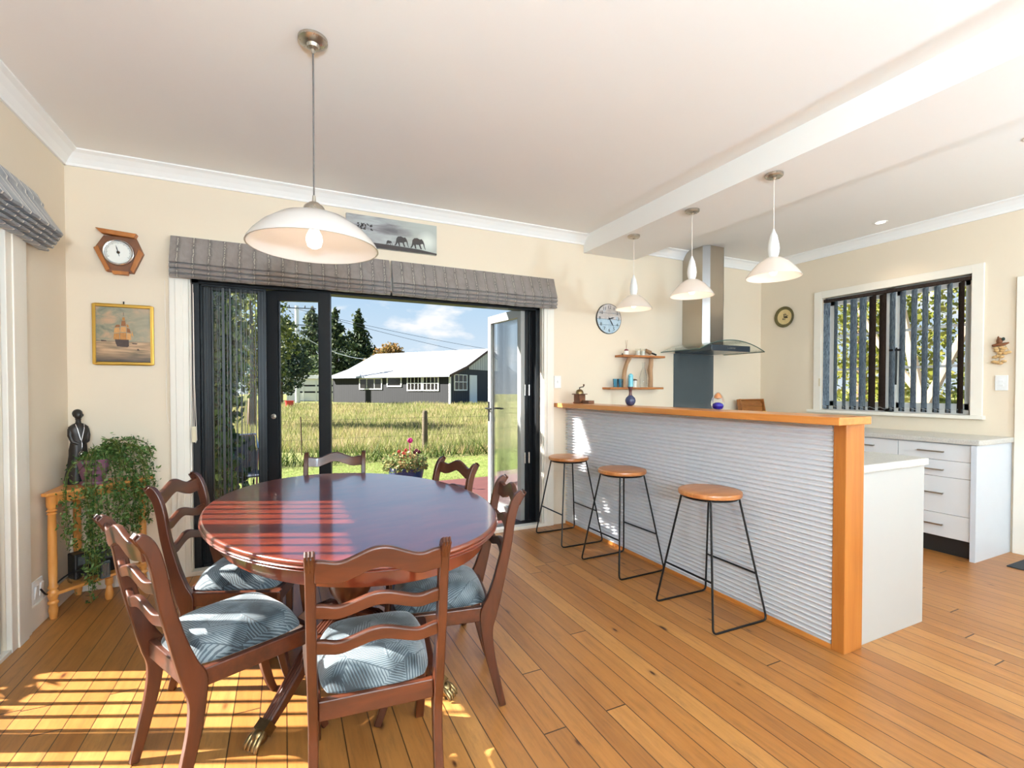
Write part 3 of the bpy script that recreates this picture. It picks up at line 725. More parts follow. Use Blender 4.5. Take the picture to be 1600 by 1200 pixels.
# range hood
hd = thing('range_hood', 'stainless chimney range hood with curved glass canopy', 'range hood', (3.975, YB-.002, 0))
w = MB(); pl = [(-.145, 0), (-.145, -.27), (-.095, -.32), (.095, -.32), (.145, -.27), (.145, 0)]
w.prism(pl, 1.70, ZC-.004); w.build('chimney', 'brushed_steel', hd)
w = MB()
for s in (-1, 1): w.prism([(s*.1445, -.2715), (s*.0965, -.3195), (s*.095, -.322), (s*.147, -.27)], 1.70, ZC-.004)
w.build('chimney_corner', 'polished_steel', hd)
w = MB(); N = 40; rings = []
for k in range(N+1):
    u = -.455+.91*k/N; z = 1.735-.1*(u/.455)**2
    rings.append([(u, -.02, z), (u, -.52, z), (u, -.52, z+.008), (u, -.02, z+.008)])
w.loft(rings); g = w.build('glass_canopy', 'hood_glass', hd, smooth=True)
w = MB()
for a, b in (((-.52), 0),):
    w.tube([(-.455+.91*k/N, -.522, 1.739-.1*((-.455+.91*k/N)/.455)**2) for k in range(N+1)], .0045, 6)
w.tube([(-.457, -.02, 1.639), (-.457, -.52, 1.639)], .0045, 6).tube([(.457, -.02, 1.639), (.457, -.52, 1.639)], .0045, 6)
w.build('glass_rim', 'glass_edge', hd, smooth=True)
MB().box(-.27, .27, -.5, -.02, 1.632, 1.69).build('filter_box', 'hood_box_grey', hd, bevel=.004)
w = MB()
for k in range(5): w.box(-.05+k*.022, -.05+k*.022+.014, -.503, -.5, 1.655, 1.668)
w.build('button', 'brushed_nickel', hd)
tag(MB().box(3.71, 4.288, YB-.008, YB-.001, .89, 1.632).build('splashback', 'dark_glass', None), 'dark grey glass splashback on the wall below the range hood', 'splashback')
tag(MB().box(3.72, 4.28, 3.27, 3.77, .889, .897).build('cooktop', 'dark_glass', None), 'black glass cooktop set in the bench under the range hood', 'cooktop')

# ------------------------------------------------------------------ things on the bar
Z = 1.1315
g = thing('coffee_grinder', 'old wooden coffee grinder with crank on the wall end of the bar', 'coffee grinder', (2.425, 3.655, Z), radians(10))
w = MB().box(-.042, .042, -.042, .042, 0, .012).box(-.037, .037, -.037, .037, .012, .078).box(-.05, .05, -.05, .05, .078, .086)
w.build('box', 'dark_walnut', g, bevel=.002)
d = MB().box(-.03, .03, -.0405, -.037, .016, .044).build('drawer', 'barometer_dark', g); MB().ball((0, -.044, .03), .005, 8, 6).build('knob', 'antique_brass', d, smooth=True)
MB().lathe([(.036, .086), (.035, .1), (.027, .118), (.012, .126)], 20).build('dome', 'antique_brass', g, smooth=True)
MB().tube([(0, 0, .126), (0, 0, .14), (.0, .0, .143), (.04, -.01, .15)], .004, 8).build('crank', 'black_metal', g, smooth=True)
MB().ball((.042, -.0105, .163), (.008, .008, .012), 10, 7).build('knob', 'dark_walnut', g, smooth=True)
tag(MB().box(-.03, .03, -.052, .052, 0, .028).build('wooden_box', 'dark_walnut', None, bevel=.003, loc=(2.435, 3.535, Z)), 'small dark wooden block beside the coffee grinder', 'box')
v = thing('bud_vase', 'small blue and brown long-necked pottery vase on the bar', 'vase', (2.43, 2.955, Z))
MB().lathe([(.016, 0), (.028, .006), (.038, .026), (.04, .042), (.034, .06), (.02, .074), (.014, .08)], 28).build('body', 'vase_blue', v, smooth=True)
MB().lathe([(.0145, .079), (.0115, .092), (.011, .105), (.014, .125), (.021, .146), (.018, .146), (.010, .12), (.008, .095)], 28).build('neck', 'vase_brown', v, smooth=True)
p = thing('glass_paperweight', 'clear egg-shaped glass paperweight with cobalt core and amber tip on the bar', 'paperweight', (2.43, 2.125, Z))
MB().lathe([(.018, 0), (.032, .008), (.04, .03), (.04, .05), (.031, .078), (.02, .096), (.01, .107), (0.002, .11)], 28).build('glass_body', 'clear_glass', p, smooth=True)
MB().lathe([(.012, .002), (.026, .006), (.034, .022), (.03, .036), (.016, .044), (.002, .046)], 24).build('cobalt_core', 'cobalt', p, smooth=True)
MB().lathe([(.002, .066), (.022, .072), (.022, .082), (.014, .096), (.002, .104)], 24).build('amber_core', 'amber', p, smooth=True)
tr = thing('wooden_tray', 'brown wooden tray leaning upright against the wall past the bar', 'tray', (4.76, 3.735, .8935))
w = MB(); w.rbox((0, -.03, .125), (.37, .012, .24), (-.2, 0, 0)); w.build('base', 'tray_wood', tr)
w = MB()
for s in (-1, 1): w.rbox((s*.188, -.045, .125), (.012, .05, .26), (-.2, 0, 0))
w.rbox((0, -.022, .245), (.37, .05, .012), (-.2, 0, 0)); w.rbox((0, -.068, .012), (.37, .05, .012), (-.2, 0, 0)); w.rbox((0, -.03, .19), (.34, .022, .03), (-.2, 0, 0))
w.build('rim', 'tray_wood', tr, bevel=.002)
ba = thing('banana', 'yellow banana lying in front of the upright wooden tray', 'banana', (4.84, 3.60, .9))
pts = [(.1*cos(a), 0, .12*sin(a)+.0) for a in np.linspace(.15, 2.4, 12)]
MB().tube(pts, [.006, .012, .017, .019, .02, .02, .02, .019, .018, .015, .01, .005], 10).build('fruit', 'lemon_yellow', ba, smooth=True)
ba.location.z = .8895-min(.12*sin(a) for a in np.linspace(.15, 2.4, 12))+.006

# ------------------------------------------------------------------ wall things
def disc_wall(w, r, depth, n=48, c=(0, 0)):  # disc facing -y
    return w.add([(c[0]+r*cos(2*pi*k/n), -d, c[1]+r*sin(2*pi*k/n)) for d in (0, depth) for k in range(n)],
                 [tuple(range(n)), tuple(range(n, 2*n))[::-1]]+[(k, (k+1) % n, n+(k+1) % n, n+k) for k in range(n)])
ck = thing('wall_clock', 'round weathered wall clock in blue and grey with black hands', 'clock', (2.864, YB-.001, 1.944))
disc_wall(MB(), .147, .014).build('rim', 'bronze_resin', ck)
t = NT('clock_face'); v = t.coord(); x, y, z = t.sep(v)
pl = t.noise(t.map(v, (3, 1, 40)), 2, 3); bl = t.noise(v, 16, 4, .7)
c = t.ramp(bl, [(.35, lin(184, 176, 172)), (.55, lin(206, 198, 192)), (.72, lin(160, 184, 204))])
c2 = t.ramp(bl, [(.3, lin(150, 176, 196)), (.55, lin(184, 202, 212)), (.75, lin(132, 158, 178))])
c = t.mix(t.math('LESS_THAN', z, -.004), c, c2)
for zz in (-.004, .055, -.06): c = t.mix(t.math('LESS_THAN', t.math('ABSOLUTE', t.math('SUBTRACT', z, zz)), .0016), c, lin(96, 110, 122))
t.bsdf(c, .6); M['clock_face'] = t.m
disc_wall(MB(), .141, .0155).build('face', 'clock_face', ck)
def text_mesh(name, s, size, mat, parent, loc, rot=(pi/2, 0, 0)):
    cu = bpy.data.curves.new(name+'_text', 'FONT'); cu.body = s; cu.size = size; cu.align_x = 'CENTER'; cu.align_y = 'CENTER'; cu.extrude = .0006
    tmp = bpy.data.objects.new(name+'_tmp', cu); COL.objects.link(tmp)
    dg = bpy.context.evaluated_depsgraph_get(); me = bpy.data.meshes.new_from_object(tmp.evaluated_get(dg)); bpy.data.objects.remove(tmp)
    o = finish(name, me, mat, parent); o.location = loc; o.rotation_euler = rot; return o
for h in range(1, 13):
    a = pi/2-h*pi/6
    text_mesh('numeral', str(h), .045, 'ink', ck, (.112*cos(a), -.0165, .112*sin(a)))
def hand(w, ang, L, wd, y):
    d = Vector((cos(ang), 0, sin(ang))); s = Vector((-sin(ang), 0, cos(ang)))
    pts = [-d*.02+s*wd*.4, d*L*.6+s*wd, d*L, d*L*.6-s*wd, -d*.02-s*wd*.4]
    return w.add([(p.x, y, p.z) for p in pts]+[(p.x, y-.002, p.z) for p in pts], [(0,1,2,3,4), (9,8,7,6,5)]+[(i, (i+1) % 5, 5+(i+1) % 5, 5+i) for i in range(5)])
hand(MB(), radians(14), .062, .007, -.018).build('hour_hand', 'ink', ck)
hand(MB(), radians(-57), .092, .005, -.021).build('minute_hand', 'ink', ck)
MB().ball((0, -.02, 0), .008, 10, 6).build('hub', 'ink', ck)

bm_ = thing('barometer', 'hexagonal wooden barometer with round white dial above the ship painting', 'barometer', (-.935, YB-.001, 2.115))
hexp = [(-.075, .105), (.09, .105), (.128, .01), (.075, -.12), (-.062, -.12), (-.122, .02)]
w = MB().prism([(x, z) for x, z in hexp], 0, .022, lambda u, v, q: (u, -q, v)); w.build('back_board', 'barometer_dark', bm_, bevel=.003)
w = MB().prism([(-.11, .142), (.098, .128), (.085, .1), (-.08, .112)], .0, .05, lambda u, v, q: (u, -q, v)); w.build('top_ledge', 'barometer_light', bm_, bevel=.003)
for pl in ([(-.122, .02), (-.1, .036), (-.044, -.105), (-.062, -.12)], [(.128, .01), (.104, .036), (.058, -.1), (.075, -.12)], [(-.035, -.112), (.052, -.112), (.045, -.134), (-.028, -.134)]):
    MB().prism(pl, .0, .036, lambda u, v, q: (u, -q, v)).build('side_strip', 'barometer_light', bm_, bevel=.003)
N = 40
w = MB(); w.tube([(.074*cos(2*pi*k/N), -.03, .004+.074*sin(2*pi*k/N)) for k in range(N)], .007, 8, True); w.build('bezel', 'silver', bm_, smooth=True)
disc_wall(MB(), .083, .026, c=(0, .004)).build('dial_mount', 'dark_walnut', bm_)
dl = disc_wall(MB(), .072, .029, c=(0, .004)).build('dial', 'dial_white', bm_)
w = MB()
for k in range(41):
    a = radians(-30+k*6); r0 = .058 if k % 5 else .054
    w.rbox(((r0+.064)/2*cos(a), -.0295, .004+(r0+.064)/2*sin(a)), (.064-r0, .001, .0016), (0, -a, 0))
w.build('scale', 'ink', dl)
hand(MB(), radians(104), .05, .0025, -.031).build('needle', 'ink', bm_); MB().ball((0, -.032, .004), .009, 12, 7).build('hub', 'dark_bronze', bm_)

sp = thing('ship_painting', 'gold-framed oil painting of a sailing ship on calm water', 'painting', (-.918, YB-.001, 1.604))
W2, H2 = .157, .19
w = MB()
for x0, x1, z0, z1 in ((-W2, -W2+.018, -H2, H2), (W2-.018, W2, -H2, H2), (-W2+.018, W2-.018, -H2, -H2+.018), (-W2+.018, W2-.018, H2-.018, H2)):
    w.box(x0, x1, -.02, 0, z0, z1)
w.build('frame', 'gold_leaf', sp, bevel=.005)
t = NT('ship_canvas'); v = t.coord(); x, y, z = t.sep(v)
n1 = t.noise(t.map(v, (9, 1, 14)), 1.2, 4, .6, .6); n2 = t.noise(t.map(v, (6, 1, 60)), 1.4, 3)
sky = t.ramp(n1, [(.32, lin(82, 92, 78)), (.5, lin(134, 130, 108)), (.66, lin(190, 146, 112))])
sky = t.mix(t.math('MULTIPLY', t.math('ADD', x, .16), 2.2), sky, lin(168, 156, 132))
sea = t.ramp(n2, [(.3, lin(112, 98, 76)), (.55, lin(182, 146, 112)), (.75, lin(204, 168, 132))])
sea = t.mix(t.ramp(t.math('ADD', z, .19), [(.02, (1, 1, 1)), (.09, (0, 0, 0))]), sea, lin(66, 58, 52))
c = t.mix(t.math('LESS_THAN', z, -.042), sky, sea)
t.bsdf(c, .4); M['ship_canvas'] = t.m
cv = MB().box(-W2+.016, W2-.016, -.01, -.002, -H2+.016, H2-.016).build('canvas', 'ship_canvas', sp)
def flat(polys, y, mat, name, parent):
    w = MB()
    for p in polys: w.prism(p, y, y-.0012, lambda u, v, q: (u, q, v))
    return w.build(name, mat, parent)
plain('paint_ochre', lin(176, 118, 54), .5, var=.4, nscale=80); plain('paint_sail_light', lin(196, 142, 82), .5, var=.35, nscale=90); plain('paint_sail_brown', lin(140, 88, 44), .5, var=.4, nscale=90); plain('paint_dark', lin(70, 52, 44), .5, var=.3, nscale=60); plain('paint_horizon', lin(104, 98, 84), .5)
for k, q in enumerate([[(-.052, -.03), (-.05, .006), (-.024, .01), (-.022, -.03)], [(-.05, .01), (-.046, .042), (-.022, .046), (-.02, .014)], [(-.046, .046), (-.038, .062), (-.02, .064), (-.018, .05)], [(-.019, -.03), (-.02, .012), (.012, .014), (.014, -.03)], [(-.018, .018), (-.014, .05), (.01, .052), (.012, .018)], [(-.014, .056), (-.01, .088), (.008, .09), (.012, .056)], [(-.008, .092), (-.005, .112), (.005, .112), (.008, .092)], [(.016, -.03), (.016, .012), (.038, .008), (.036, -.03)], [(.016, .016), (.016, .046), (.03, .04), (.036, .014)], [(.016, .05), (.014, .07), (.024, .064), (.028, .048)], [(.04, .0), (.042, .03), (.05, -.012)]]):
    flat([q], -.0102, ['paint_ochre', 'paint_sail_light', 'paint_sail_brown'][k % 3], 'painted_sail', cv)
flat([[(-.045, -.03), (.025, -.03), (.026, -.07), (.018, -.078), (-.034, -.074), (-.042, -.05)]], -.0112, 'paint_dark', 'painted_hull', cv)
for bt in ([(-.001, .12), (.001, .12), (.001, .142), (-.001, .142)], [(.066, -.096), (.08, -.098), (.076, -.088), (.07, -.086)], [(-.115, -.036), (-.09, -.038), (-.085, -.044), (-.112, -.045)], [(.04, -.05), (.07, -.052), (.066, -.058), (.045, -.057)]):
    flat([bt], -.0112, 'paint_dark', 'painted_mast' if bt[0][1] > 0 else 'painted_boat', cv)
flat([[(-.14, -.04), (.14, -.042), (.14, -.044), (-.14, -.043)]], -.0102, 'paint_horizon', 'painted_horizon', cv)
o = MB().box(-.003, .003, -.006, 0, H2, H2+.022).build('hook', 'black_metal', sp)

ep = thing('elephant_picture', 'wide grey canvas print of elephants walking, above the blinds', 'canvas print', (.78, YB-.001, 2.468))
t = NT('elephant_sky'); v = t.coord(); x, y, z = t.sep(v)
n1 = t.noise(t.map(v, (3.2, 1, 16)), 1.3, 4, .6, .5)
c = t.ramp(n1, [(.3, lin(118, 112, 114)), (.5, lin(156, 156, 156)), (.7, lin(180, 184, 182))])
c = t.mix(t.ramp(t.math('ADD', x, .35), [(.25, (0, 0, 0)), (.62, (1, 1, 1))]), c, lin(176, 180, 172))
dd = t.math('SQRT', t.math('ADD', t.math('POWER', t.math('SUBTRACT', x, .27), 2), t.math('POWER', t.math('SUBTRACT', z, -.02), 2)))
c = t.mix(t.ramp(dd, [(.02, (.9, .9, .9)), (.09, (0, 0, 0))]), c, lin(222, 226, 216))
cl = t.math('SQRT', t.math('ADD', t.math('POWER', t.math('MULTIPLY', t.math('SUBTRACT', x, .0), .3), 2), t.math('POWER', t.math('SUBTRACT', z, .03), 2)))
c = t.mix(t.ramp(t.math('ADD', cl, t.math('MULTIPLY', n1, .05)), [(.035, (.8, .8, .8)), (.075, (0, 0, 0))]), c, lin(84, 76, 82))
t.bsdf(c, .5); M['elephant_sky'] = t.m
cv = MB().box(-.35, .35, -.025, 0, -.118, .118).build('canvas', 'elephant_sky', ep)
plain('silhouette', lin(58, 50, 48), .5)
def elephant(cx, base, s):
    body = [(-.5, .45), (-.46, .75), (-.3, .95), (0, 1.0), (.25, .9), (.42, .95), (.55, .8), (.66, .55), (.72, .2), (.8, .02), (.74, .0), (.62, .25), (.55, .5), (.42, .5), (.3, .42), (.36, .2), (.44, .0), (.3, .0), (.22, .2), (.14, .38),
            (.0, .36), (-.14, .38), (-.12, .15), (-.08, 0), (-.22, 0), (-.26, .2), (-.34, .35), (-.44, .15), (-.56, .0), (-.66, .04), (-.54, .25)]
    return [(cx+u*s, base+v*s) for u, v in body]
flat([elephant(.19, -.086, .085), elephant(.06, -.083, .078), elephant(-.035, -.085, .036), [(-.35, -.118), (.35, -.118), (.35, -.106), (.2, -.09), (.0, -.084), (-.35, -.078)]], -.0252, 'silhouette', 'elephant_silhouette', cv)
w = MB(); rng = random.Random(4)
for k in range(36):
    u, q = rng.uniform(-.27, -.16), rng.uniform(.01, .055)
    w.rbox((u, -.0256, q), (rng.uniform(.008, .02), .001, rng.uniform(.004, .009)), (0, rng.uniform(-.8, .8), 0))
w.build('tree_silhouette', 'silhouette', cv)

pp = thing('wall_plate', 'decorative cream and olive plate on the wall beside the kitchen window', 'plate', (XR-.001, 3.517, 2.064), -pi/2)
def bowlwall(w, prof, n=40):
    vs = [(r*cos(2*pi*k/n), -d, r*sin(2*pi*k/n)) for r, d in prof for k in range(n)]
    return w.add(vs, [(i*n+k, i*n+(k+1) % n, (i+1)*n+(k+1) % n, (i+1)*n+k) for i in range(len(prof)-1) for k in range(n)]+([tuple(range((len(prof)-1)*n, len(prof)*n))] if prof[-1][0] < .01 else []))
bowlwall(MB(), [(.05, 0), (.112, .018), (.116, .022), (.112, .024), (.082, .014)]).build('rim', 'plate_green', pp, smooth=True)
bowlwall(MB(), [(.083, .0145), (.07, .011), (.001, .01)]).build('well', 'plate_cream', pp, smooth=True)
w = MB(); rng = random.Random(5)
for k in range(22):
    a, r = rng.uniform(0, 2*pi), rng.uniform(0, .034)
    w.rbox((r*cos(a), -.0115, r*sin(a)), (.016, .001, .007), (0, rng.uniform(0, 3), 0))
w.build('floral_motif', 'plate_motif', pp)

orn = thing('hanging_ornament', 'small hanging ornament of twisted raffia bunches above the light switch', 'ornament', (XR-.001, 1.728, 1.53), -pi/2)
MB().ball((-.004, -.02, .105), (.02, .016, .026), 10, 8).ball((-.012, -.02, .128), (.006, .006, .016), 8, 6).build('dark_top', 'rust_wood', orn, smooth=True)
MB().ball((.018, -.022, .118), (.011, .01, .014), 8, 6).build('green_sprig', 'moss_dark', orn, smooth=True)
MB().tube([(-.045, -.02, .07), (-.02, -.022, .076), (.02, -.022, .078), (.05, -.02, .088)], [.01, .012, .012, .005], 8).build('cross_stick', 'rust_wood', orn, smooth=True)
rng = random.Random(9); w = MB()
for k, (u, q) in enumerate([(-.025, .05), (.005, .055), (.022, .045), (-.02, .03), (.012, .03), (.0, .01), (.03, .008), (.048, .014), (-.012, -.012), (-.03, -.02), (.008, -.018), (-.02, -.06), (.002, -.068), (-.035, -.056), (.022, -.055)]):
    w.ball((u, -.018, q), (.018, .013, .012), 9, 6)
w.tube([(0, -.012, .1), (.004, -.012, .0), (-.01, -.012, -.06)], .003, 5); w.tube([(.02, -.01, .08), (.045, -.01, .03)], .002, 5)
w.build('raffia_bunch', 'raffia', orn, smooth=True)

def switch_plate(name, loc, rz, label, wd, ht, rockers, cat):
    s = thing(name, label, cat, loc, rz)
    MB().box(-wd/2, wd/2, -.009, 0, -ht/2, ht/2).build('plate', 'white_plastic', s, bevel=.003)
    for (u, q, a, b) in rockers: MB().rbox((u, -.011, q), (a, .008, b), (.12, 0, 0)).build('rocker' if cat == 'light switch' else 'socket', 'white_plastic', s, bevel=.0015)
    return s
switch_plate('light_switch', (XR-.0005, 1.722, 1.308), -pi/2, 'white double light switch below the hanging ornament', .075, .118, [(0, .014, .028, .016), (0, -.018, .028, .016)], 'light switch')
switch_plate('light_switch', (2.288, YB-.0005, 1.325), 0, 'white light switch on the wall above the end of the bar', .072, .115, [(0, .0, .012, .024)], 'light switch')
s = switch_plate('power_outlet', (XL+.0005, 3.366, .188), pi/2, 'white double power outlet beside the corner shelf', .115, .12, [(-.028, .0, .03, .07), (.028, 0, .03, .07)], 'power outlet')
tag(MB().tube([(0, 0, 0), (0, 0, .26)], .003, 6).build('wall_cable', 'white_plastic', None, loc=(2.243, YB-.004, 1.06)), 'thin white cable running down from the light switch by the bar', 'cable')

# driftwood shelves
ds = thing('driftwood_shelf', 'two-tier wooden wall shelf joined by driftwood uprights', 'shelf', (0, YB-.001, 0))
MB().box(2.945, 3.475, -.13, 0, 1.572, 1.592).build('shelf_board', 'shelf_wood', ds, bevel=.003)
MB().box(2.795, 3.455, -.13, 0, 1.257, 1.277).build('shelf_board', 'shelf_wood', ds, bevel=.003)
MB().tube([(3.0, -.07, 1.277), (3.0, -.07, 1.36), (3.012, -.07, 1.44), (3.035, -.07, 1.51), (3.075, -.07, 1.572)], [.022, .02, .021, .019, .021], 10).build('upright', 'driftwood', ds, smooth=True)
MB().tube([(3.335, -.07, 1.277), (3.338, -.072, 1.37), (3.328, -.07, 1.45), (3.34, -.07, 1.5), (3.345, -.07, 1.572)], [.026, .022, .028, .024, .022], 10).build('upright', 'driftwood', ds, smooth=True)
SY = YB-.085; za, zb = 1.5925, 1.2775
r = thing('reed_diffuser', 'small red and white reed diffuser on the upper driftwood shelf', 'reed diffuser', (3.015, SY-.005, za))
MB().lathe([(.02, 0), (.021, .004)], 20).lathe([(.022, .004), (.024, .02), (.022, .04)], 20).build('jar', 'candle_wax', r, smooth=True)
MB().lathe([(.022, .04), (.018, .052), (.008, .058)], 20).build('cap', 'wine_red', r, smooth=True)
for a in (-.012, .002, .014): MB().tube([(0, 0, .055), (a, 0, .145)], .0011, 5).build('reed', 'cork_brown', r)
tag(MB().lathe([(.006, 0), (.008, .004), (.005, .012), (.001, .016)], 12).build('trinket', 'bronze_resin', None, smooth=True, loc=(2.963, SY-.01, za)), 'tiny dark trinket at the end of the upper driftwood shelf', 'ornament')
for k, x in enumerate((3.165, 3.225)):
    c = thing('candle_glass', ['white candle in a glass on the upper shelf, on the diffuser side', 'white candle in a glass on the upper shelf, against the pouch'][k], 'candle', (x, SY, za), group='candle glasses on the upper shelf')
    MB().lathe([(.024, 0), (.027, .02), (.028, .066), (.026, .066), (.024, .01)], 24, cap=False).build('glass', 'smoky_glass', c, smooth=True)
    MB().lathe([(.022, .002), (.023, .046)], 20).build('wax', 'candle_wax', c, smooth=True)
pz = thing('corkscrew', 'corkscrew with dark handle leaning on the candle glasses', 'corkscrew', (3.36, SY, za))
MB().tube([(-.1, 0, .055), (-.04, 0, .03)], [.016, .022], 10).build('pouch', 'cork_brown', pz, smooth=True)
MB().tube([(-.045, 0, .034), (.035, 0, .012)], .009, 10).build('handle', 'black_plastic', pz, smooth=True)
for k, x in enumerate((2.885, 2.945)):
    tag(MB().lathe([(.021, 0), (.0235, .03), (.026, .08), (.0242, .08), (.0215, .03), (.019, .005)], 24, cap=False).build('blue_tumbler', 'blue_glass', None, smooth=True, loc=(x, SY-.005, zb)),
        ['blue glass tumbler at the outer end of the lower driftwood shelf', 'blue glass tumbler touching the curved driftwood upright'][k], 'glass', 'blue tumblers on the lower shelf')
b = thing('salt_mill', 'light blue salt mill on the lower driftwood shelf', 'salt mill', (3.058, SY-.02, zb))
MB().lathe([(.024, 0), (.024, .09), (.022, .096)], 24).build('body', 'aqua_glaze', b, smooth=True)
MB().lathe([(.021, .096), (.025, .104), (.023, .118), (.01, .132), (.001, .134)], 24).build('cap', 'aqua_glaze', b, smooth=True)
b = thing('glass_jar', 'small clear jar with dark lid next to the light blue salt mill', 'jar', (3.125, SY, zb))
MB().lathe([(.02, 0), (.022, .05), (.018, .066)], 20).build('body', 'candle_wax', b, smooth=True)
MB().lathe([(.026, .066), (.024, .074), (.006, .082)], 20).build('lid', 'dark_bronze', b, smooth=True)
tag(MB().lathe([(.038, 0), (.043, .02), (.04, .1), (.026, .16), (.015, .19), (.014, .235), (.018, .25), (.014, .25), (.012, .2), (.036, .1), (.038, .01)], 28, cap=False).build('glass_carafe', 'clear_glass', None, smooth=True, loc=(3.235, SY, zb)), 'clear long-necked glass carafe on the lower driftwood shelf', 'carafe')
# ------------------------------------------------------------------ dining table
TX, TY, TR = .26, 2.21, radians(10)
tb = thing('dining_table', 'oval polished mahogany pedestal dining table with reeded edge', 'table', (TX, TY, 0), TR)
A_, B_ = .561, .819
def oval(k, ins, z, n=96): return [((A_-ins)*cos(2*pi*i/n), (B_-ins)*sin(2*pi*i/n), z) for i in range(n)]
edge = [(.10, .724), (.012, .724), (.004, .727), (.001, .730), (.004, .733), (.006, .734), (.002, .736), (-.002, .740), (.002, .744), (.005, .745), (.001, .747), (0, .751), (.0015, .755), (.004, .7582), (.008, .7598), (.0095, .76), (.0115, .76), (.05, .76)]
MB().loft([oval(0, i, z) for i, z in edge]).build('table_top', 'table_mahogany', tb, smooth=True, angle=35)
MB().loft([oval(0, .06, .664), oval(0, .052, .667), oval(0, .05, .69), oval(0, .05, .724), oval(0, .07, .724), oval(0, .075, .664)], cap=False).loft([oval(0, .06, .664), oval(0, .075, .664)], cap=False).build('apron', 'table_mahogany', tb, smooth=True, angle=35)
MB().lathe([(.05, .2), (.075, .215), (.08, .25), (.06, .28), (.046, .30), (.058, .33), (.085, .37), (.1, .42), (.1, .46), (.085, .5), (.055, .53), (.045, .56), (.06, .6), (.075, .63), (.08, .66)], 32).box(-.2, .2, -.05, .05, .66, .724).box(-.05, .05, -.45, .45, .67, .724).build('pedestal', 'mahogany', tb, smooth=True, angle=50)
def claw_leg(ang):
    w = MB(); pts = [(.04, .27, .03, .05), (.13, .275, .03, .045), (.22, .235, .028, .04), (.31, .165, .026, .034), (.39, .1, .024, .03), (.44, .062, .022, .026)]
    rings = []
    for i, (x, z, hw, hh) in enumerate(pts):
        a = pts[max(i-1, 0)]; b = pts[min(i+1, len(pts)-1)]; t = Vector((b[0]-a[0], 0, b[1]-a[1])).normalized(); nrm = Vector((-t.z, 0, t.x))
        r = []
        for q in [(-1, -1), (1, -1), (1, .8), (.72, 1), (.5, .86), (.28, 1), (0, .86), (-.28, 1), (-.5, .86), (-.72, 1), (-1, .8)]:
            p = Vector((x, 0, z))+nrm*q[1]*hh*.55+Vector((0, q[0]*hw, 0)); r.append(tuple(p))
        rings.append(r)
    leg = w.loft(rings).build('leg', 'mahogany_rail', tb, smooth=True, angle=30)
    leg.rotation_euler = (0, 0, ang)
    c = MB().rbox((.452, 0, .052), (.034, .05, .046), (0, .55, 0))
    c.ball((.475, 0, .034), (.03, .028, .03), 12, 8)
    for y in (-.02, -.007, .007, .02):
        c.tube([(.47, y*.8, .052), (.493, y*1.1, .04), (.51, y*1.25, .022), (.514, y*1.3, .008)], [.008, .009, .0085, .006], 8)
    c.build('claw_foot', 'antique_brass', leg, smooth=True, angle=50)
for k in range(4): claw_leg(radians(43+90*k)-TR)

# ------------------------------------------------------------------ dining chairs
def strip(name, path, th, wid, mat, parent, bevel=.004, x0=0):
    """side-profile member: path of (y, z, half depth) extruded in x"""
    L, R = [], []
    for i, (y, z, h) in enumerate(path):
        a = path[max(i-1, 0)]; b = path[min(i+1, len(path)-1)]; t = Vector((b[0]-a[0], b[1]-a[1])).normalized(); n = Vector((t.y, -t.x))
        L.append((y+n.x*h, z+n.y*h)); R.append((y-n.x*h, z-n.y*h))
    rings = [[(x0-wid/2, l[0], l[1]), (x0+wid/2, l[0], l[1]), (x0+wid/2, r[0], r[1]), (x0-wid/2, r[0], r[1])] for l, r in zip(L, R)]
    return MB().loft(rings).build(name, mat, parent, smooth=True, bevel=bevel, angle=50)
def spl(keys, n):
    """Catmull-Rom through key tuples"""
    K = [Vector(k) for k in keys]; K = [K[0]*2-K[1]]+K+[K[-1]*2-K[-2]]; out = []
    for i in range(1, len(K)-2):
        for j in range(n):
            t = j/n; a, b, c, d = K[i-1:i+3]
            out.append(tuple(.5*((2*b)+(c-a)*t+(2*a-5*b+4*c-d)*t*t+(3*b-a-3*c+d)*t**3)))
    out.append(tuple(K[-2])); return out
post_keys = [(-.03, 0, .013), (-.004, .1, .017), (.024, .22, .02), (.034, .31, .024), (.028, .375, .034), (.008, .43, .028), (-.018, .52, .022), (-.046, .64, .019), (-.062, .74, .018), (-.078, .8, .018), (-.096, .832, .018), (-.112, .848, .012)]
def back_y(z):
    for a, b in zip(post_keys, post_keys[1:]):
        if a[1] <= z <= b[1]: return a[0]+(b[0]-a[0])*(z-a[1])/(b[1]-a[1])
    return post_keys[-1][0]
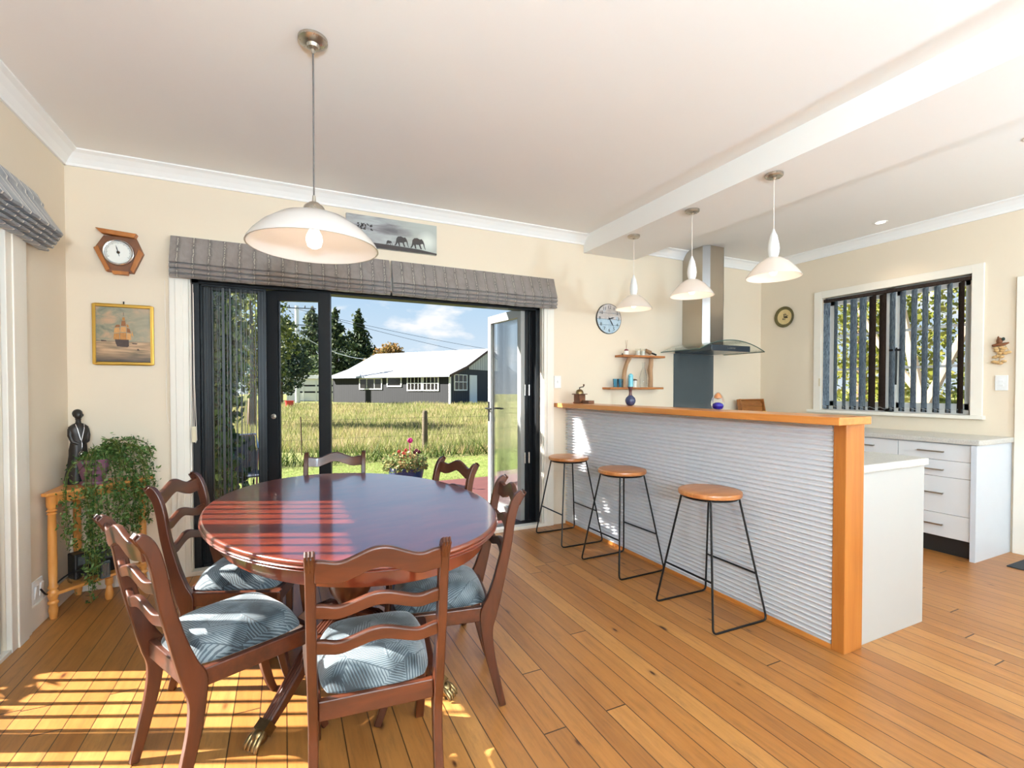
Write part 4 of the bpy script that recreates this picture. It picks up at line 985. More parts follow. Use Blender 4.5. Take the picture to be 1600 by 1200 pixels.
def make_chair(loc, rz, label):
    t = thing('dining_chair', label, 'chair', loc, rz, 'mahogany dining chairs around the oval table')
    P = spl(post_keys, 5)
    for s in (-1, 1):
        o = strip('rear_post', P, 0, .026, 'mahogany', t, .004, s*.172)
        w = MB()
        for q in (-.0085, 0, .0085):
            w.tube([(s*.172+q, y-h-.0005, z) for y, z, h in P if z > .8]+[(s*.172+q, -.122, .846), (s*.172+q, -.112, .858)], .0032, 6)
        w.build('reeding', 'mahogany', o, smooth=True)
    N = 40
    for zc, hh, rise in ((.812, .03, .028), (.697, .019, .022), (.594, .019, .022)):
        rings = []
        for k in range(N+1):
            u = k/N; x = -.161+.322*u; e = abs(u-.5)*2
            bump = rise*(.5+.5*cos(pi*min(1, e/.62)))-.006*math.exp(-((e-.68)/.16)**2)
            bow = -.016*(1-e*e); y = back_y(zc)+bow; hy = .010; hv = hh*(1-.12*(1-e))
            top, bot = zc+hv+bump-.012, zc-hv+bump*.85-.012
            lean = -.25
            rings.append([(x, y-hy, bot), (x, y+hy, bot), (x, y+hy+lean*hh, top-.003), (x, y+hy*.4+lean*hh, top), (x, y-hy*.6+lean*hh, top), (x, y-hy+lean*hh, top-.004)])
        MB().loft(rings).build('back_rail', 'mahogany_rail', t, smooth=True, bevel=.002, angle=40)
    FW = .19; D = .405
    f = MB()
    f.prism([(-.159, .012), (.159, .012), (.159, .034), (-.159, .034)], .345, .402)
    for s in (-1, 1):
        f.prism([(s*.176, .03), (s*(FW+.012), D), (s*(FW-.012), D), (s*.152, .03)], .345, .402)
    f.prism([(-FW+.004, D-.024), (FW-.004, D-.024), (FW-.004, D), (-FW+.004, D)], .345, .402)
    f.build('seat_frame', 'mahogany_rail', t, bevel=.004)
    for s in (-1, 1):
        strip('front_leg', spl([(D-.012, .402, .02), (D-.01, .33, .02), (D-.004, .24, .019), (D+.008, .14, .017), (D+.026, .06, .0145), (D+.048, 0, .0125)], 4), 0, .032, 'mahogany', t, .004, s*(FW-.006))
    # cushion: domed trapezoid with rounded corners
    n = 14; g = MB(); vs = []; fs = []
    def rim(u, v):  # unit square -> trapezoid with rounded corners
        x, y = u, v; m = max(abs(x), abs(y)); l = (abs(x)**5+abs(y)**5)**.2 if m > 0 else 1
        k = m/l if l > 0 else 1; x, y = x*k, y*k
        yy = .022+(y+1)/2*(D-.03); hw = .156+(FW-.006-.156)*((y+1)/2)
        return x*hw, yy
    for j in range(n+1):
        for i in range(n+1):
            u, v = -1+2*i/n, -1+2*j/n; m = max(abs(u), abs(v)); x, y = rim(u, v)
            z = .402+.078*(1-m**5)**.5 if m < 1 else .402
            z += .004*sin(u*3+1)*sin(v*4) * (1-m)
            vs.append((x, y, z))
    for j in range(n):
        for i in range(n): fs.append((j*(n+1)+i, j*(n+1)+i+1, (j+1)*(n+1)+i+1, (j+1)*(n+1)+i))
    b = len(vs); 
    ring = [i for i in range(n)]+[n+j*(n+1) for j in range(n)]+[n*(n+1)+n-i for i in range(n)]+[(n-j)*(n+1) for j in range(n)]
    vs += [(vs[i][0], vs[i][1], .398) for i in ring]
    for k in range(len(ring)): fs.append((ring[k], ring[(k+1) % len(ring)], b+(k+1) % len(ring), b+k))
    fs.append(tuple(b+k for k in range(len(ring)))[::-1])
    o = g.add(vs, fs).build('seat', 'palm_velvet', t, smooth=True, angle=80)
    sub = o.modifiers.new('soft', 'SUBSURF'); sub.levels = 1; sub.render_levels = 2
    return t
def chair_at(cx, cy, fx, fy):
    l = sqrt(fx*fx+fy*fy); fx, fy = fx/l, fy/l
    return (cx+.105*fx, cy+.105*fy, 0), atan2(fy, fx)-pi/2
chairs = [
    ((.224, 1.263, .097, .995), 'mahogany ladder-back chair whose full back faces the viewer across the oval table'),
    ((-.451, 1.795, .878, .479), 'mahogany chair with broad sun stripes on its seat, turned side-on beside the table'),
    ((-.452, 2.59, .95, -.312), 'mahogany chair in front of the corner shelf plant, at the window side of the table'),
    ((.295, 3.254, -.186, -.98), 'mahogany chair across the table with only its rail showing before the glazed door'),
    ((.892, 2.585, -.97, -.243), 'mahogany chair beyond the table in front of the red deck'),
    ((.89, 1.87, -.974, .223), 'mahogany chair on the bar stool side of the table with its seat in shade'),
]
c0 = None
for k, (p, lab) in enumerate(chairs):
    loc, rz = chair_at(*p)
    if c0 is None: c0 = make_chair(loc, rz, lab)
    else: again(c0, loc, rz, lab)

# ------------------------------------------------------------------ bar stools
def make_stool(loc, rz, label):
    t = thing('bar_stool', label, 'bar stool', loc, rz, 'bar stools along the corrugated bar')
    MB().lathe([(.158, .664), (.168, .668), (.17, .68), (.167, .69), (.16, .693), (.08, .694)], 48).build('seat', 'stool_seat_wood', t, smooth=True, angle=50)
    r = .0058
    MB().tube([(.15*cos(2*pi*k/40), .15*sin(2*pi*k/40), .658) for k in range(40)], r, 8, True).build('seat_ring', 'black_metal', t, smooth=True)
    for s in (-1, 1):
        ft = []
        a, b = Vector((-.106, s*.106, .658)), Vector((-.198, s*.212, r)); c, d = Vector((.198, s*.212, r)), Vector((.106, s*.106, .658))
        def rnd(p, q, w_, R=.03):
            u, v = (p-q).normalized()*R, (w_-q).normalized()*R
            return [tuple((q+u)*(1-tt)**2+q*2*tt*(1-tt)+(q+v)*tt*tt) for tt in (0, .25, .5, .75, 1)]
        pts = [tuple(a)]+rnd(a, b, c)+rnd(b, c, d)+[tuple(d)]
        MB().tube(pts, r, 8).build('leg_frame', 'black_metal', t, smooth=True)
    for s in (-1, 1):
        f = .62; x = s*(.106+(.198-.106)*f); y = .106+(.212-.106)*f; z = .658*(1-f)
        MB().tube([(x, -y, z), (x, y, z)], r*.95, 8).build('footrest', 'black_metal', t, smooth=True)
    return t
s0 = make_stool((2.166, 3.43, 0), 0, 'bar stool closest to the wall with the garden doors')
again(s0, (2.166, 2.722, 0), radians(1.5), 'middle bar stool of the three along the corrugated bar')
again(s0, (2.166, 1.945, 0), radians(-1), 'bar stool closest to the orange end post of the bar')

# ------------------------------------------------------------------ corner shelf with plant and statue
cs = thing('corner_shelf', 'orange pine corner shelf with turned legs below the ship painting', 'corner shelf', (XL+.022, YB-.022, 0))
tri = [(0, 0), (0, -.425), (.03, -.44), (.415, -.03), (.40, 0)]
MB().prism(tri, .682, .7).build('top_board', 'pine_orange', cs, bevel=.004)
MB().prism([(.012, -.02), (.012, -.395), (.028, -.402), (.385, -.028), (.372, -.02)], .13, .148).build('lower_board', 'pine_orange', cs, bevel=.004)
def turned(x, y):
    return MB().lathe([(.014, 0), (.017, .012), (.022, .05), (.0165, .078), (.024, .085), (.024, .095), (.0165, .102), (.021, .112), (.025, .13), (.025, .15), (.016, .162), (.023, .17), (.023, .178), (.018, .19), (.0205, .3), (.0195, .5), (.0175, .57), (.023, .578), (.016, .586), (.0245, .595), (.0165, .604), (.024, .622), (.025, .682)], 16, (x, y, 0)).build('leg', 'pine_orange', cs, smooth=True, angle=60)
for x, y in ((.026, -.368), (.352, -.03), (.03, -.032)): turned(x, y)
MB().lathe([(.014, 0), (.019, .01), (.022, .035), (.016, .07), (.013, .085), (.019, .095), (.019, .13)], 16, (.222, -.192, 0)).build('front_foot', 'pine_orange', cs, smooth=True)
MB().prism([(.045, -.375), (.345, -.04), (.333, -.034), (.045, -.357)], .632, .682).build('front_rail', 'pine_orange', cs)

st = thing('figurine', 'tall dark figurine of a robed standing woman in the corner behind the plant', 'figurine', (-1.108, 3.67, .7005), radians(38))
prof = [(0, .062, .05), (.02, .066, .052), (.06, .058, .046), (.14, .047, .037), (.2, .041, .033), (.25, .037, .03), (.285, .041, .031), (.315, .048, .032), (.335, .047, .028), (.35, .03, .022), (.358, .0145, .014), (.372, .012, .012), (.383, .015, .016)]
rings = []
for z, a, b in prof:
    rings.append([((a+(.004*sin(7*q+z*30) if z < .25 else 0))*cos(q), (b+(.003*cos(9*q) if z < .25 else 0))*sin(q)-.004*(z > .2), z) for q in np.linspace(0, 2*pi, 29)[:-1]])
w = MB().loft(rings); w.ball((0, -.004, .405), (.02, .023, .028), 18, 12)
w.ball((0, -.029, .402), (.004, .006, .008), 8, 6)
for s in (-1, 1):
    w.tube([(s*.038, -.004, .324), (s*.042, -.01, .285), (s*.035, -.022, .25), (s*.012, -.034, .236)], [.013, .0125, .011, .009], 10)
    w.ball((s*.022, -.004, .404), (.004, .006, .009), 8, 6)
w.build('body', 'bronze_resin', st, smooth=True, angle=60)
MB().ball((0, .006, .414), (.024, .025, .026), 16, 10).ball((0, .026, .41), (.013, .012, .013), 10, 8).build('hair', 'bronze_resin', st, smooth=True)
nk = thing('necklace', 'silver necklace with round pendant hung on the dark figurine', 'necklace', (-1.108, 3.67, .7005), radians(38))
MB().tube([(-.02, -.02, .352), (-.016, -.033, .325), (-.003, -.036, .262), (0, -.04, .252), (.003, -.036, .262), (.016, -.033, .325), (.02, -.02, .352)], .002, 6).tube([(0, -.04, .252), (0, -.046, .235), (0, -.042, .19)], .001, 5).build('chain', 'silver', nk, smooth=True)
N = 24; MB().tube([(.013*cos(2*pi*k/N), -.043, .176+.013*sin(2*pi*k/N)) for k in range(N)], .003, 6, True).ball((0, -.043, .176), (.008, .003, .008), 10, 6).build('pendant', 'silver', nk, smooth=True)

pt = thing('potted_plant', 'trailing green plant in a purple glazed pot on top of the corner shelf', 'potted plant', (-1.02, 3.605, .7005))
MB().lathe([(.062, 0), (.066, .008), (.064, .018), (.05, .02)], 32).build('saucer', 'purple_glaze', pt, smooth=True)
MB().lathe([(.046, .012), (.052, .02), (.064, .07), (.075, .135), (.077, .146), (.071, .146), (.066, .125)], 36).build('pot', 'purple_glaze', pt, smooth=True)
MB().lathe([(.001, .13), (.067, .128)], 24, cap=False).build('soil', 'potting_soil', pt)
rng = np.random.default_rng(11); C = []; S = []; stems = MB()
ex0, ex1 = np.array([-1.155, 3.395]), np.array([-.79, 3.79]); on = np.array([.73, -.68])
def strand(pts, r=.0016, dens=120, spread=.016, ls=.03):
    P = spl(pts, 6); stems.tube(P, r, 5)
    for a, b in zip(P, P[1:]):
        L = (Vector(b)-Vector(a)).length; n = max(1, int(L*dens))
        for k in range(n):
            f = rng.random(); p = Vector(a).lerp(Vector(b), f); C.append(tuple(p+Vector(rng.normal(size=3)*spread))); S.append(ls*rng.uniform(.6, 1.15))
base = np.array([-1.02, 3.605, .7])
specs = []
for u, zend, cnt in ((.05, .42, 2), (.13, .36, 2), (.24, .2, 3), (.3, .03, 3), (.36, .16, 4), (.46, .26, 3), (.55, .30, 4), (.63, .30, 4), (.72, .34, 4), (.8, .36, 4), (.88, .40, 4), (.96, .46, 3)):
    for k in range(cnt): specs.append((u+rng.normal()*.025, zend+abs(rng.normal())*.07*(k > 0)))
for u, ze in specs:
    e = ex0+(ex1-ex0)*u+on*rng.uniform(.02, .075)
    a = np.array([-1.02, 3.605])+rng.normal(size=2)*.025
    m = (a*.5+e*.5)
    up = .80+rng.uniform(.0, .07)+.05*max(0, u-.4)
    pts = [(a[0], a[1], .835), (m[0]*.6+a[0]*.4, m[1]*.6+a[1]*.4, up+.04), (m[0]*.3+e[0]*.7, m[1]*.3+e[1]*.7, up-.02), (e[0], e[1], .70)]
    z = .70
    while z > ze+.02:
        z = max(ze, z-.11); pts.append((e[0]+rng.normal()*.008+.01, e[1]+rng.normal()*.008-.008, z))
    strand([tuple(np.array(p)-base) for p in pts[3:]], dens=165)
    strand([tuple(np.array(p)-base) for p in pts[:4]], dens=150 if u > .5 else 40, spread=.02 if u > .5 else .008)
for k in range(16):   # sprays arching up over the pot toward the garden doors
    a = rng.uniform(-.7, .75); r = rng.uniform(.12, .3); h = rng.uniform(.86, .96)
    d = np.array([cos(a+.15), sin(a+.15)]); o0 = np.array([-1.02, 3.605])
    e = o0+d*r; e = np.minimum(e, [9, YB-.05])
    strand([tuple(np.array(p)-base) for p in [(*(o0+d*.02), .83), (*(o0+(e-o0)*.45), h), (*(o0+(e-o0)*.85), h-.02), (*e, h-.09-rng.uniform(0, .06))]], dens=110, spread=.014, ls=.032)
stems.build('stems', 'leaf_light', pt)
leafmesh('foliage', C, S, 'leaf_vine', pt, 3, aspect=.42)

zl = .1485
rd = thing('radio', 'small black radio half hidden by the plant on the low board', 'radio', (-1.05, 3.66, zl), radians(38))
MB().box(-.1, .1, -.045, .045, 0, .15).build('body', 'black_plastic', rd, bevel=.008)
MB().box(-.085, .085, -.047, -.045, .085, .135).build('display', 'dark_glass', rd)
MB().tube([(-.07, -.048, .045), (-.07, -.045, .045)], .022, 16).build('dial', 'black_metal', rd)
bx = thing('patterned_box', 'small dark patterned box standing beside the black radio', 'box', (-.965, 3.56, zl), radians(38))
MB().box(-.022, .022, -.018, .018, 0, .1).build('body', 'dark_glass', bx, bevel=.002)
w = MB()
for k in range(4): w.box(-.016+k*.009, -.012+k*.009, -.0185, -.018, .015, .085)
w.build('stripe', 'silver', bx)
tag(MB().lathe([(.02, 0), (.036, .012), (.043, .035), (.041, .035), (.034, .014), (.018, .004)], 24, cap=False).build('glass_bowl', 'clear_glass', None, smooth=True, loc=(-1.085, 3.535, zl)), 'small clear glass bowl on the low board of the corner shelf', 'bowl')
tag(MB().tube(spl([(-1.06, 3.62, .19), (-1.1, 3.54, .21), (-1.14, 3.48, .19), (-1.165, 3.44, .145), (-1.172, 3.40, .15), (-1.183, 3.372, .19)], 5), .0045, 6).build('power_cable', 'cable_black', None, smooth=True), 'black power cable hanging from the radio toward the outlet', 'cable')

# ------------------------------------------------------------------ pendants
def light(name, kind, loc, energy, col, parent=None, **kw):
    l = bpy.data.lights.new(name, kind); l.energy = energy; l.color = col
    for k, v in kw.items(): setattr(l, k, v)
    o = bpy.data.objects.new(name, l); COL.objects.link(o); o.location = loc
    if parent is not None: o.parent = parent
    return o
WARM = (1, .84, .68)
opal('opal_glass', (.88, .84, .8), .04, (1, .86, .72))
opal('opal_small', (.84, .78, .72), .14, (1, .80, .62))
glow('bulb_glow', (1, .86, .68), 6)
bp = thing('pendant_lamp', 'large white glass dish pendant hanging over the dining table', 'pendant lamp', (.118, 2.164, ZC))
MB().lathe([(.058, -.001), (.058, -.012), (.046, -.022), (.026, -.026), (.022, -.038), (.008, -.044), (.006, -.06)], 32).build('ceiling_rose', 'brushed_nickel', bp, smooth=True, angle=30)
MB().tube([(0, 0, -.05), (0, 0, -.665)], .0032, 8).build('cord', 'cord_grey', bp)
MB().lathe([(.006, -.645), (.008, -.67), (.02, -.675), (.038, -.69), (.048, -.711), (.049, -.728)], 28).build('cap', 'brushed_nickel', bp, smooth=True)
MB().lathe([(.03, -.722), (.08, -.726), (.14, -.745), (.2, -.787), (.236, -.825), (.253, -.85), (.258, -.862), (.252, -.862), (.232, -.83), (.196, -.793), (.137, -.751), (.08, -.731), (.03, -.727)], 56, cap=False).build('lamp_shade', 'opal_glass', bp, smooth=True)
MB().lathe([(.02, -.73), (.02, -.775)], 16).build('socket', 'white_plastic', bp)
MB().lathe([(.014, -.775), (.018, -.785), (.03, -.81), (.033, -.83), (.026, -.855), (.01, -.864), (.001, -.865)], 18).build('bulb', 'bulb_glow', bp, smooth=True)
light('bulb_light', 'POINT', (0, 0, -.845), 5.5, WARM, bp, shadow_soft_size=.035)
def make_small(loc, label):
    t = thing('small_pendant', label, 'pendant lamp', loc, 0, 'small pendants below the ceiling beam')
    MB().lathe([(.05, -.001), (.05, -.014), (.044, -.02), (.012, -.024), (.006, -.034)], 28).build('ceiling_rose', 'brushed_nickel', t, smooth=True, angle=30)
    MB().tube([(0, 0, -.03), (0, 0, -.36)], .0022, 6).build('cord', 'cord_white', t)
    MB().lathe([(.004, -.33), (.013, -.355), (.02, -.37), (.03, -.42), (.033, -.45), (.029, -.48), (.021, -.5), (.024, -.51)], 24).build('lamp_holder', 'white_plastic', t, smooth=True)
    MB().lathe([(.02, -.497), (.05, -.506), (.09, -.535), (.125, -.575), (.146, -.604), (.153, -.618), (.149, -.618), (.121, -.58), (.087, -.541), (.048, -.512), (.02, -.503)], 44, cap=False).build('lamp_shade', 'opal_small', t, smooth=True)
    MB().lathe([(.012, -.51), (.014, -.54), (.022, -.57), (.022, -.59), (.012, -.605), (.001, -.608)], 16).build('bulb', 'bulb_glow', t, smooth=True)
    light('bulb_light', 'POINT', (0, 0, -.595), 2.6, WARM, t, shadow_soft_size=.025)
    return t
p0 = make_small((2.664, 3.203, 2.55), 'small white pendant in front of the clock wall')
c = again(p0, (2.664, 2.567, 2.55), 0, 'small white pendant in front of the range hood chimney')
c = again(p0, (2.664, 1.929, 2.55), 0, 'small white pendant in front of the wall plate, nearest the window')
def downlight(loc, label, e=10):
    t = thing('downlight', label, 'downlight', loc, 0, 'recessed ceiling downlights')
    MB().lathe([(.05, 0), (.05, -.006), (.037, -.004), (.036, 0)], 28, cap=False).build('trim_ring', 'white_plastic', t, smooth=True)
    MB().lathe([(.036, -.002), (.001, -.002)], 24, cap=False).build('lens', 'bulb_glow', t)
    light('lamp', 'SPOT', (0, 0, -.02), e, (1, .84, .66), t, spot_size=radians(110), spot_blend=.6, shadow_soft_size=.03)
    return t
dl0 = downlight((4.691, 2.39, ZC), 'recessed downlight in the kitchen ceiling by the window wall', 6)
for x, y in ((3.9, 1.2), (4.3, .0)):
    again(dl0, (x, y, ZC), 0, 'recessed downlight in the kitchen ceiling behind the viewer')
# uplighter lamps added unseen behind the viewer to brighten the room
opal('opal_globe', (.95, .93, .9), .5, (1, .97, .92))
def uplighter(loc, e, label):
    t = thing('fill_lamp', label, 'fill lamp', loc, 0, 'uplighter fill lamps added unseen behind the viewer')
    MB().lathe([(.14, 0), (.14, .015), (.03, .03), (.014, .05)], 32).build('base', 'brushed_nickel', t, smooth=True)
    MB().tube([(0, 0, .03), (0, 0, 1.36)], .012, 12).build('pole', 'brushed_nickel', t, smooth=True)
    MB().lathe([(.02, 1.34), (.07, 1.355), (.13, 1.395), (.165, 1.44), (.16, 1.44), (.125, 1.402), (.065, 1.363), (.02, 1.35)], 40, cap=False).build('lamp_shade', 'opal_globe', t, smooth=True)
    MB().ball((0, 0, 1.41), .03, 14, 9).build('bulb', 'bulb_glow', t, smooth=True)
    light('bulb_light', 'POINT', (0, 0, 1.47), e, (.6, .81, 1), t, shadow_soft_size=.12)
    return t
uplighter((-.05, -1.3, 0), 385, 'uplighter fill lamp added unseen near the side door end of the sitting area')
uplighter((1.0, -2.1, 0), 215, 'uplighter fill lamp added unseen in the middle of the sitting area')
uplighter((3.6, -1.4, 0), 275, 'uplighter fill lamp added unseen at the kitchen end of the sitting area')
tag(MB().box(0, .42, -.6, 0, 0, .008).build('door_mat', 'charcoal_fabric_mat', None, bevel=.003, loc=(4.62, 1.53, 0)), 'dark ribbed door mat on the floor by the white door', 'door mat')
# ------------------------------------------------------------------ outdoors
def gz(y): return -.35+.45*min(1, max(0, (y-9)/25))
def ground(name, mat, x0, x1, y0, y1, step, label, cat):
    w = MB(); nx = int((x1-x0)/step); ny = max(1, int((y1-y0)/step))
    vs = [(x0+(x1-x0)*i/nx, y0+(y1-y0)*j/ny, gz(y0+(y1-y0)*j/ny)) for j in range(ny+1) for i in range(nx+1)]
    w.add(vs, [(j*(nx+1)+i, j*(nx+1)+i+1, (j+1)*(nx+1)+i+1, (j+1)*(nx+1)+i) for j in range(ny) for i in range(nx)])
    return tag(w.build(name, mat), label, cat, kind='structure')
ground('lawn', 'mown_lawn', -40, 60, -12, 10.6, 4, 'short mown lawn between the deck and the long grass', 'lawn')
ground('field', 'field_soil', -60, 90, 10.6, 120, 4, 'rough paddock ground rising to the black shed', 'field')
tag(MB().box(-.9, 4.6, YB+.17, 6.8, -.13, -.09).box(-.9, 4.6, YB+.2, 6.75, -.36, -.13).build('deck', 'red_deck_boards', None), 'red stained timber deck outside the garden doors', 'deck', kind='structure')
tag(MB().box(5.3, 16, -4, 12, -.34, -.30).build('path', 'stone_path', None), 'pale paving outside the kitchen window', 'path', kind='structure')

R0 = RD(-4.68, 36, .08)
# long grass: blades, seen as one field
def blades(name, N, px, dr, hr, wr, mat, label, seed, ymin, ymax=200, lean=.35):
    rng = np.random.default_rng(seed)
    d = dr[0]*(dr[1]/dr[0])**rng.random(N); r = (px[0]+(px[1]-px[0])*rng.random(N)-800)/746*d
    X = r*cos(CAMYAW)+d*sin(CAMYAW); Y = -r*sin(CAMYAW)+d*cos(CAMYAW)
    sx, sy = (X-R0[0])*-.580+(Y-R0[1])*.814, (X-R0[0])*-.814+(Y-R0[1])*-.580
    k = (Y > ymin) & (Y < ymax) & ~((sx > -.5) & (sx < 13.4) & (sy < .6)) & ~((r < -9) & (d > 34)); X, Y = X[k], Y[k]; d = d[k]; n = len(X)
    Z = np.array([gz(y) for y in Y]); cl = .6+.4*np.sin(X*1.7+1.3*np.sin(Y*.9))*np.sin(Y*1.1+X*.3)
    h = rng.uniform(*hr, n)*(.65+.5*cl); w = rng.uniform(*wr, n)*(d/dr[0])**.6
    a = rng.uniform(0, 2*pi, n); lx, ly = rng.normal(size=n)*lean*h, rng.normal(size=n)*lean*h
    V = np.empty((n, 3, 3)); ca, sa = np.cos(a)*w/2, np.sin(a)*w/2
    V[:, 0] = np.stack([X-ca, Y-sa, Z-.02], 1); V[:, 1] = np.stack([X+ca, Y+sa, Z-.02], 1); V[:, 2] = np.stack([X+lx, Y+ly, Z+h], 1)
    me = bpy.data.meshes.new(name); me.vertices.add(3*n); me.vertices.foreach_set('co', V.ravel()); me.loops.add(3*n)
    me.loops.foreach_set('vertex_index', np.arange(3*n)); me.polygons.add(n); me.polygons.foreach_set('loop_start', np.arange(0, 3*n, 3)); me.update(calc_edges=True); me.validate()
    return tag(finish(name, me, mat), label, 'grass', kind='stuff')
blades('field_grass', 85000, (200, 960), (11.5, 36), (.12, .34), (.012, .03), 'grass_field', 'tall pale grass of the paddock in front of the black shed', 1, 10.9)
blades('edge_grass', 9000, (200, 960), (9.4, 14.5), (.22, .5), (.012, .03), 'grass_edge', 'dark green tufty grass along the edge of the lawn', 2, 10.55, 11.35, .5)
blades('lawn_grass', 26000, (250, 960), (6.5, 12.5), (.025, .06), (.008, .016), 'grass_field', 'short blades of the mown lawn beyond the deck', 3, 6.85, 10.6, .6)

# black shed
R0 = RD(-4.68, 36, .08)
sh = thing('farm_shed', 'long black timber shed with pale iron roof across the paddock', 'shed', R0, atan2(.814, -.580))
LW, DP, EZ = 12.75, 10.8, 2.36
w = MB().box(0, LW, -.12, 0, 0, EZ); w.build('front_wall', 'black_board_cladding', sh)
gp = [(0, 0), (0, EZ), (-1.9, 2.94), (-5.4, 4.5), (-8.9, 2.94), (-DP, EZ), (-DP, 0)]
MB().prism(gp, 0, .12, lambda u, v, q: (q, u, v)).build('gable_wall', 'grey_board_cladding', sh)
MB().prism(gp, LW-.12, LW, lambda u, v, q: (q, u, v)).box(0, LW, -DP, -DP+.12, 0, EZ).build('rear_wall', 'black_board_cladding', sh)
MB().prism([(-2.55, 2.75), (-2.55, 3.15), (-5.4, 4.42), (-8.2, 3.15), (-8.2, 2.75)], -.03, 0, lambda u, v, q: (q, u, v)).build('gable_panel', 'white_board_cladding', sh)
rp = [(.35, EZ-.12), (-1.9, 2.98), (-5.4, 4.62), (-8.9, 2.98), (-DP-.35, EZ-.12)]
w = MB(); w.loft([[(x, u, v) for u, v in rp]+[(x, u, v-.05) for u, v in reversed(rp)] for x in (-.25, LW+.25)]); w.build('roof', 'iron_roof_white', sh)
MB().box(-.25, LW+.25, .3, .4, EZ-.26, EZ-.12).build('gutter', 'iron_roof_edge', sh)
w = MB()
for a, b in zip(rp, rp[1:]): w.loft([[(x, a[0], a[1]+.03), (x, a[0], a[1]-.16), (x, b[0], b[1]-.16), (x, b[0], b[1]+.03)] for x in (-.31, -.25)])
w.build('barge_board', 'dark_bronze', sh)
MB().box(-.04, .1, -.1, .03, 0, EZ).build('corner_board', 'painted_white', sh)
def on_front(px): k = (px-800)/746; return (-4.68-36*k)/(.874+.485*k)
def zz(py, d): return 1.26+(607.8-py)/746*d-.08
def shed_window(s0, s1, z0, z1, cols, rows, side=False):
    def B(w, a, b, c, d, e, f): return w.box(a, b, e, f, c, d) if not side else w.box(-f, -e, -b, -a, c, d)
    fr = MB(); t = .09
    B(fr, s0, s1, z0-t, z0, 0, .06); B(fr, s0, s1, z1-t*.6, z1, 0, .06); B(fr, s0, s0+t, z0, z1, 0, .06); B(fr, s1-t, s1, z0, z1, 0, .06)
    for i in range(1, cols): x = s0+(s1-s0)*i/cols; B(fr, x-.025, x+.025, z0, z1, .0, .05)
    for j in range(1, rows): z = z0+(z1-z0)*j/rows; B(fr, s0, s1, z-.025, z+.025, .0, .05)
    o = fr.build('window_frame', 'painted_white', sh)
    p = MB(); B(p, s0+.02, s1-.02, z0, z1-.03, .004, .02); p.build('pane', 'window_dark', o)
a, b = on_front(597.5), on_front(562); shed_window(a, b, zz(607, 39.5), zz(591, 39.5), 3, 1)
a, b = on_front(628), on_front(605); shed_window(a, b, zz(602.5, 38.5), zz(589.5, 38.5), 1, 1)
a, b = on_front(660), on_front(636.5); shed_window(a, b, zz(609, 37.4), zz(588.5, 37.4), 4, 2)
a, b = on_front(686), on_front(661); shed_window(a, b, zz(609, 37), zz(588.5, 37), 4, 2)
shed_window(.5, 2.25, zz(608.5, 37), zz(585, 37), 3, 2, True)
d = MB().box(-.05, 0, -3.65, -2.6, 0.05, 2.3).build('door', 'painted_white', sh)

# power poles and wires
up = thing('utility_pole', 'white power pole seen through the glazed door leaf', 'utility pole', RD(-335/746*40, 40, 0))
MB().tube([(0, 0, 0), (0, 0, 8.2)], [.2, .15], 12).build('pole', 'concrete_white', up, smooth=True)
for z, L in ((8.0, 3.0), (6.6, 2.4), (6.1, 1.4)):
    MB().rbox((0, -.12, z), (L, .07, .07), (0, 0, -.2)).build('crossarm', 'wire_black', up)
w = MB()
for x in (-1.2, -.6, .6, 1.2): w.lathe([(.05, 8.05), (.06, 8.12), (.03, 8.25)], 8, (x, -.12+x*-.2, 0))
w.build('insulator', 'wire_black', up)
def wire(a, b, sag, r, label):
    pts = [tuple(Vector(a).lerp(Vector(b), t)-Vector((0, 0, sag*4*t*(1-t)))) for t in np.linspace(0, 1, 24)]
    tag(MB().tube(pts, r, 5).build('power_line', 'wire_black', None), label, 'power line', 'overhead power lines')
A = RD(-335/746*40, 40, 8.2)
B1 = RD((1000-800)/746*60, 60, 1.26+(607.8-592)/746*60)
wire((A[0]-.8, A[1]+.3, 8.15), (B1[0], B1[1], B1[2]+1.6), .9, .018, 'upper overhead power line crossing the sky above the shed roof')
wire((A[0]+.8, A[1]-.3, 7.7), (B1[0]+.6, B1[1], B1[2]), .9, .018, 'lower overhead power line crossing the sky above the shed roof')
e = RD(-3.2*1.0-6.2, 41, 3.0)
tag(MB().tube([tuple(Vector((A[0], A[1], 6.0)).lerp(Vector(RD((577-800)/746*43, 43, 1.26+(607.8-561.5)/746*43)), t)-Vector((0, 0, .5*4*t*(1-t)))) for t in np.linspace(0, 1, 20)], .03, 5).build('service_cable', 'concrete_white', None), 'pale service cable dropping from the pole to the shed roof', 'cable')

# white slatted structure beyond the field
ws = thing('slatted_shelter', 'low white slatted shelter behind the power pole, beyond the field', 'shelter', RD(-18.35, 44.5, gz(40)-.05), -CAMYAW-.02)
for z0, z1 in ((.1, .85), (1.0, 1.45), (1.6, 2.15)): MB().box(-2.6, 1.9, 0, .06, z0, z1).build('slat', 'painted_white', ws)
MB().box(-2.55, 1.85, .07, 1.6, .05, 2.2).build('dark_interior', 'charcoal_aluminium', ws)
for x in (-2.65, -1.9, -1.15, .05, 1.85): MB().box(x, x+.12, -.05, .06, 0, 2.2).build('post', 'concrete_white', ws)
MB().prism([(-2.9, 2.2), (2.0, 2.15), (2.0, 2.3), (-.3, 2.5), (-2.9, 2.34)], -.2, 1.8, lambda u, v, q: (u, q, v)).build('roof', 'painted_white', ws)
tag(MB().lathe([(.2, 0), (.26, .36), (.27, .38), (.25, .38), (.19, .03)], 20).build('bucket', 'red_plastic', None, smooth=True, loc=RD(-(800-452)/746*30, 30, gz(30)+.12)), 'red bucket in the grass in front of the white shelter', 'bucket')

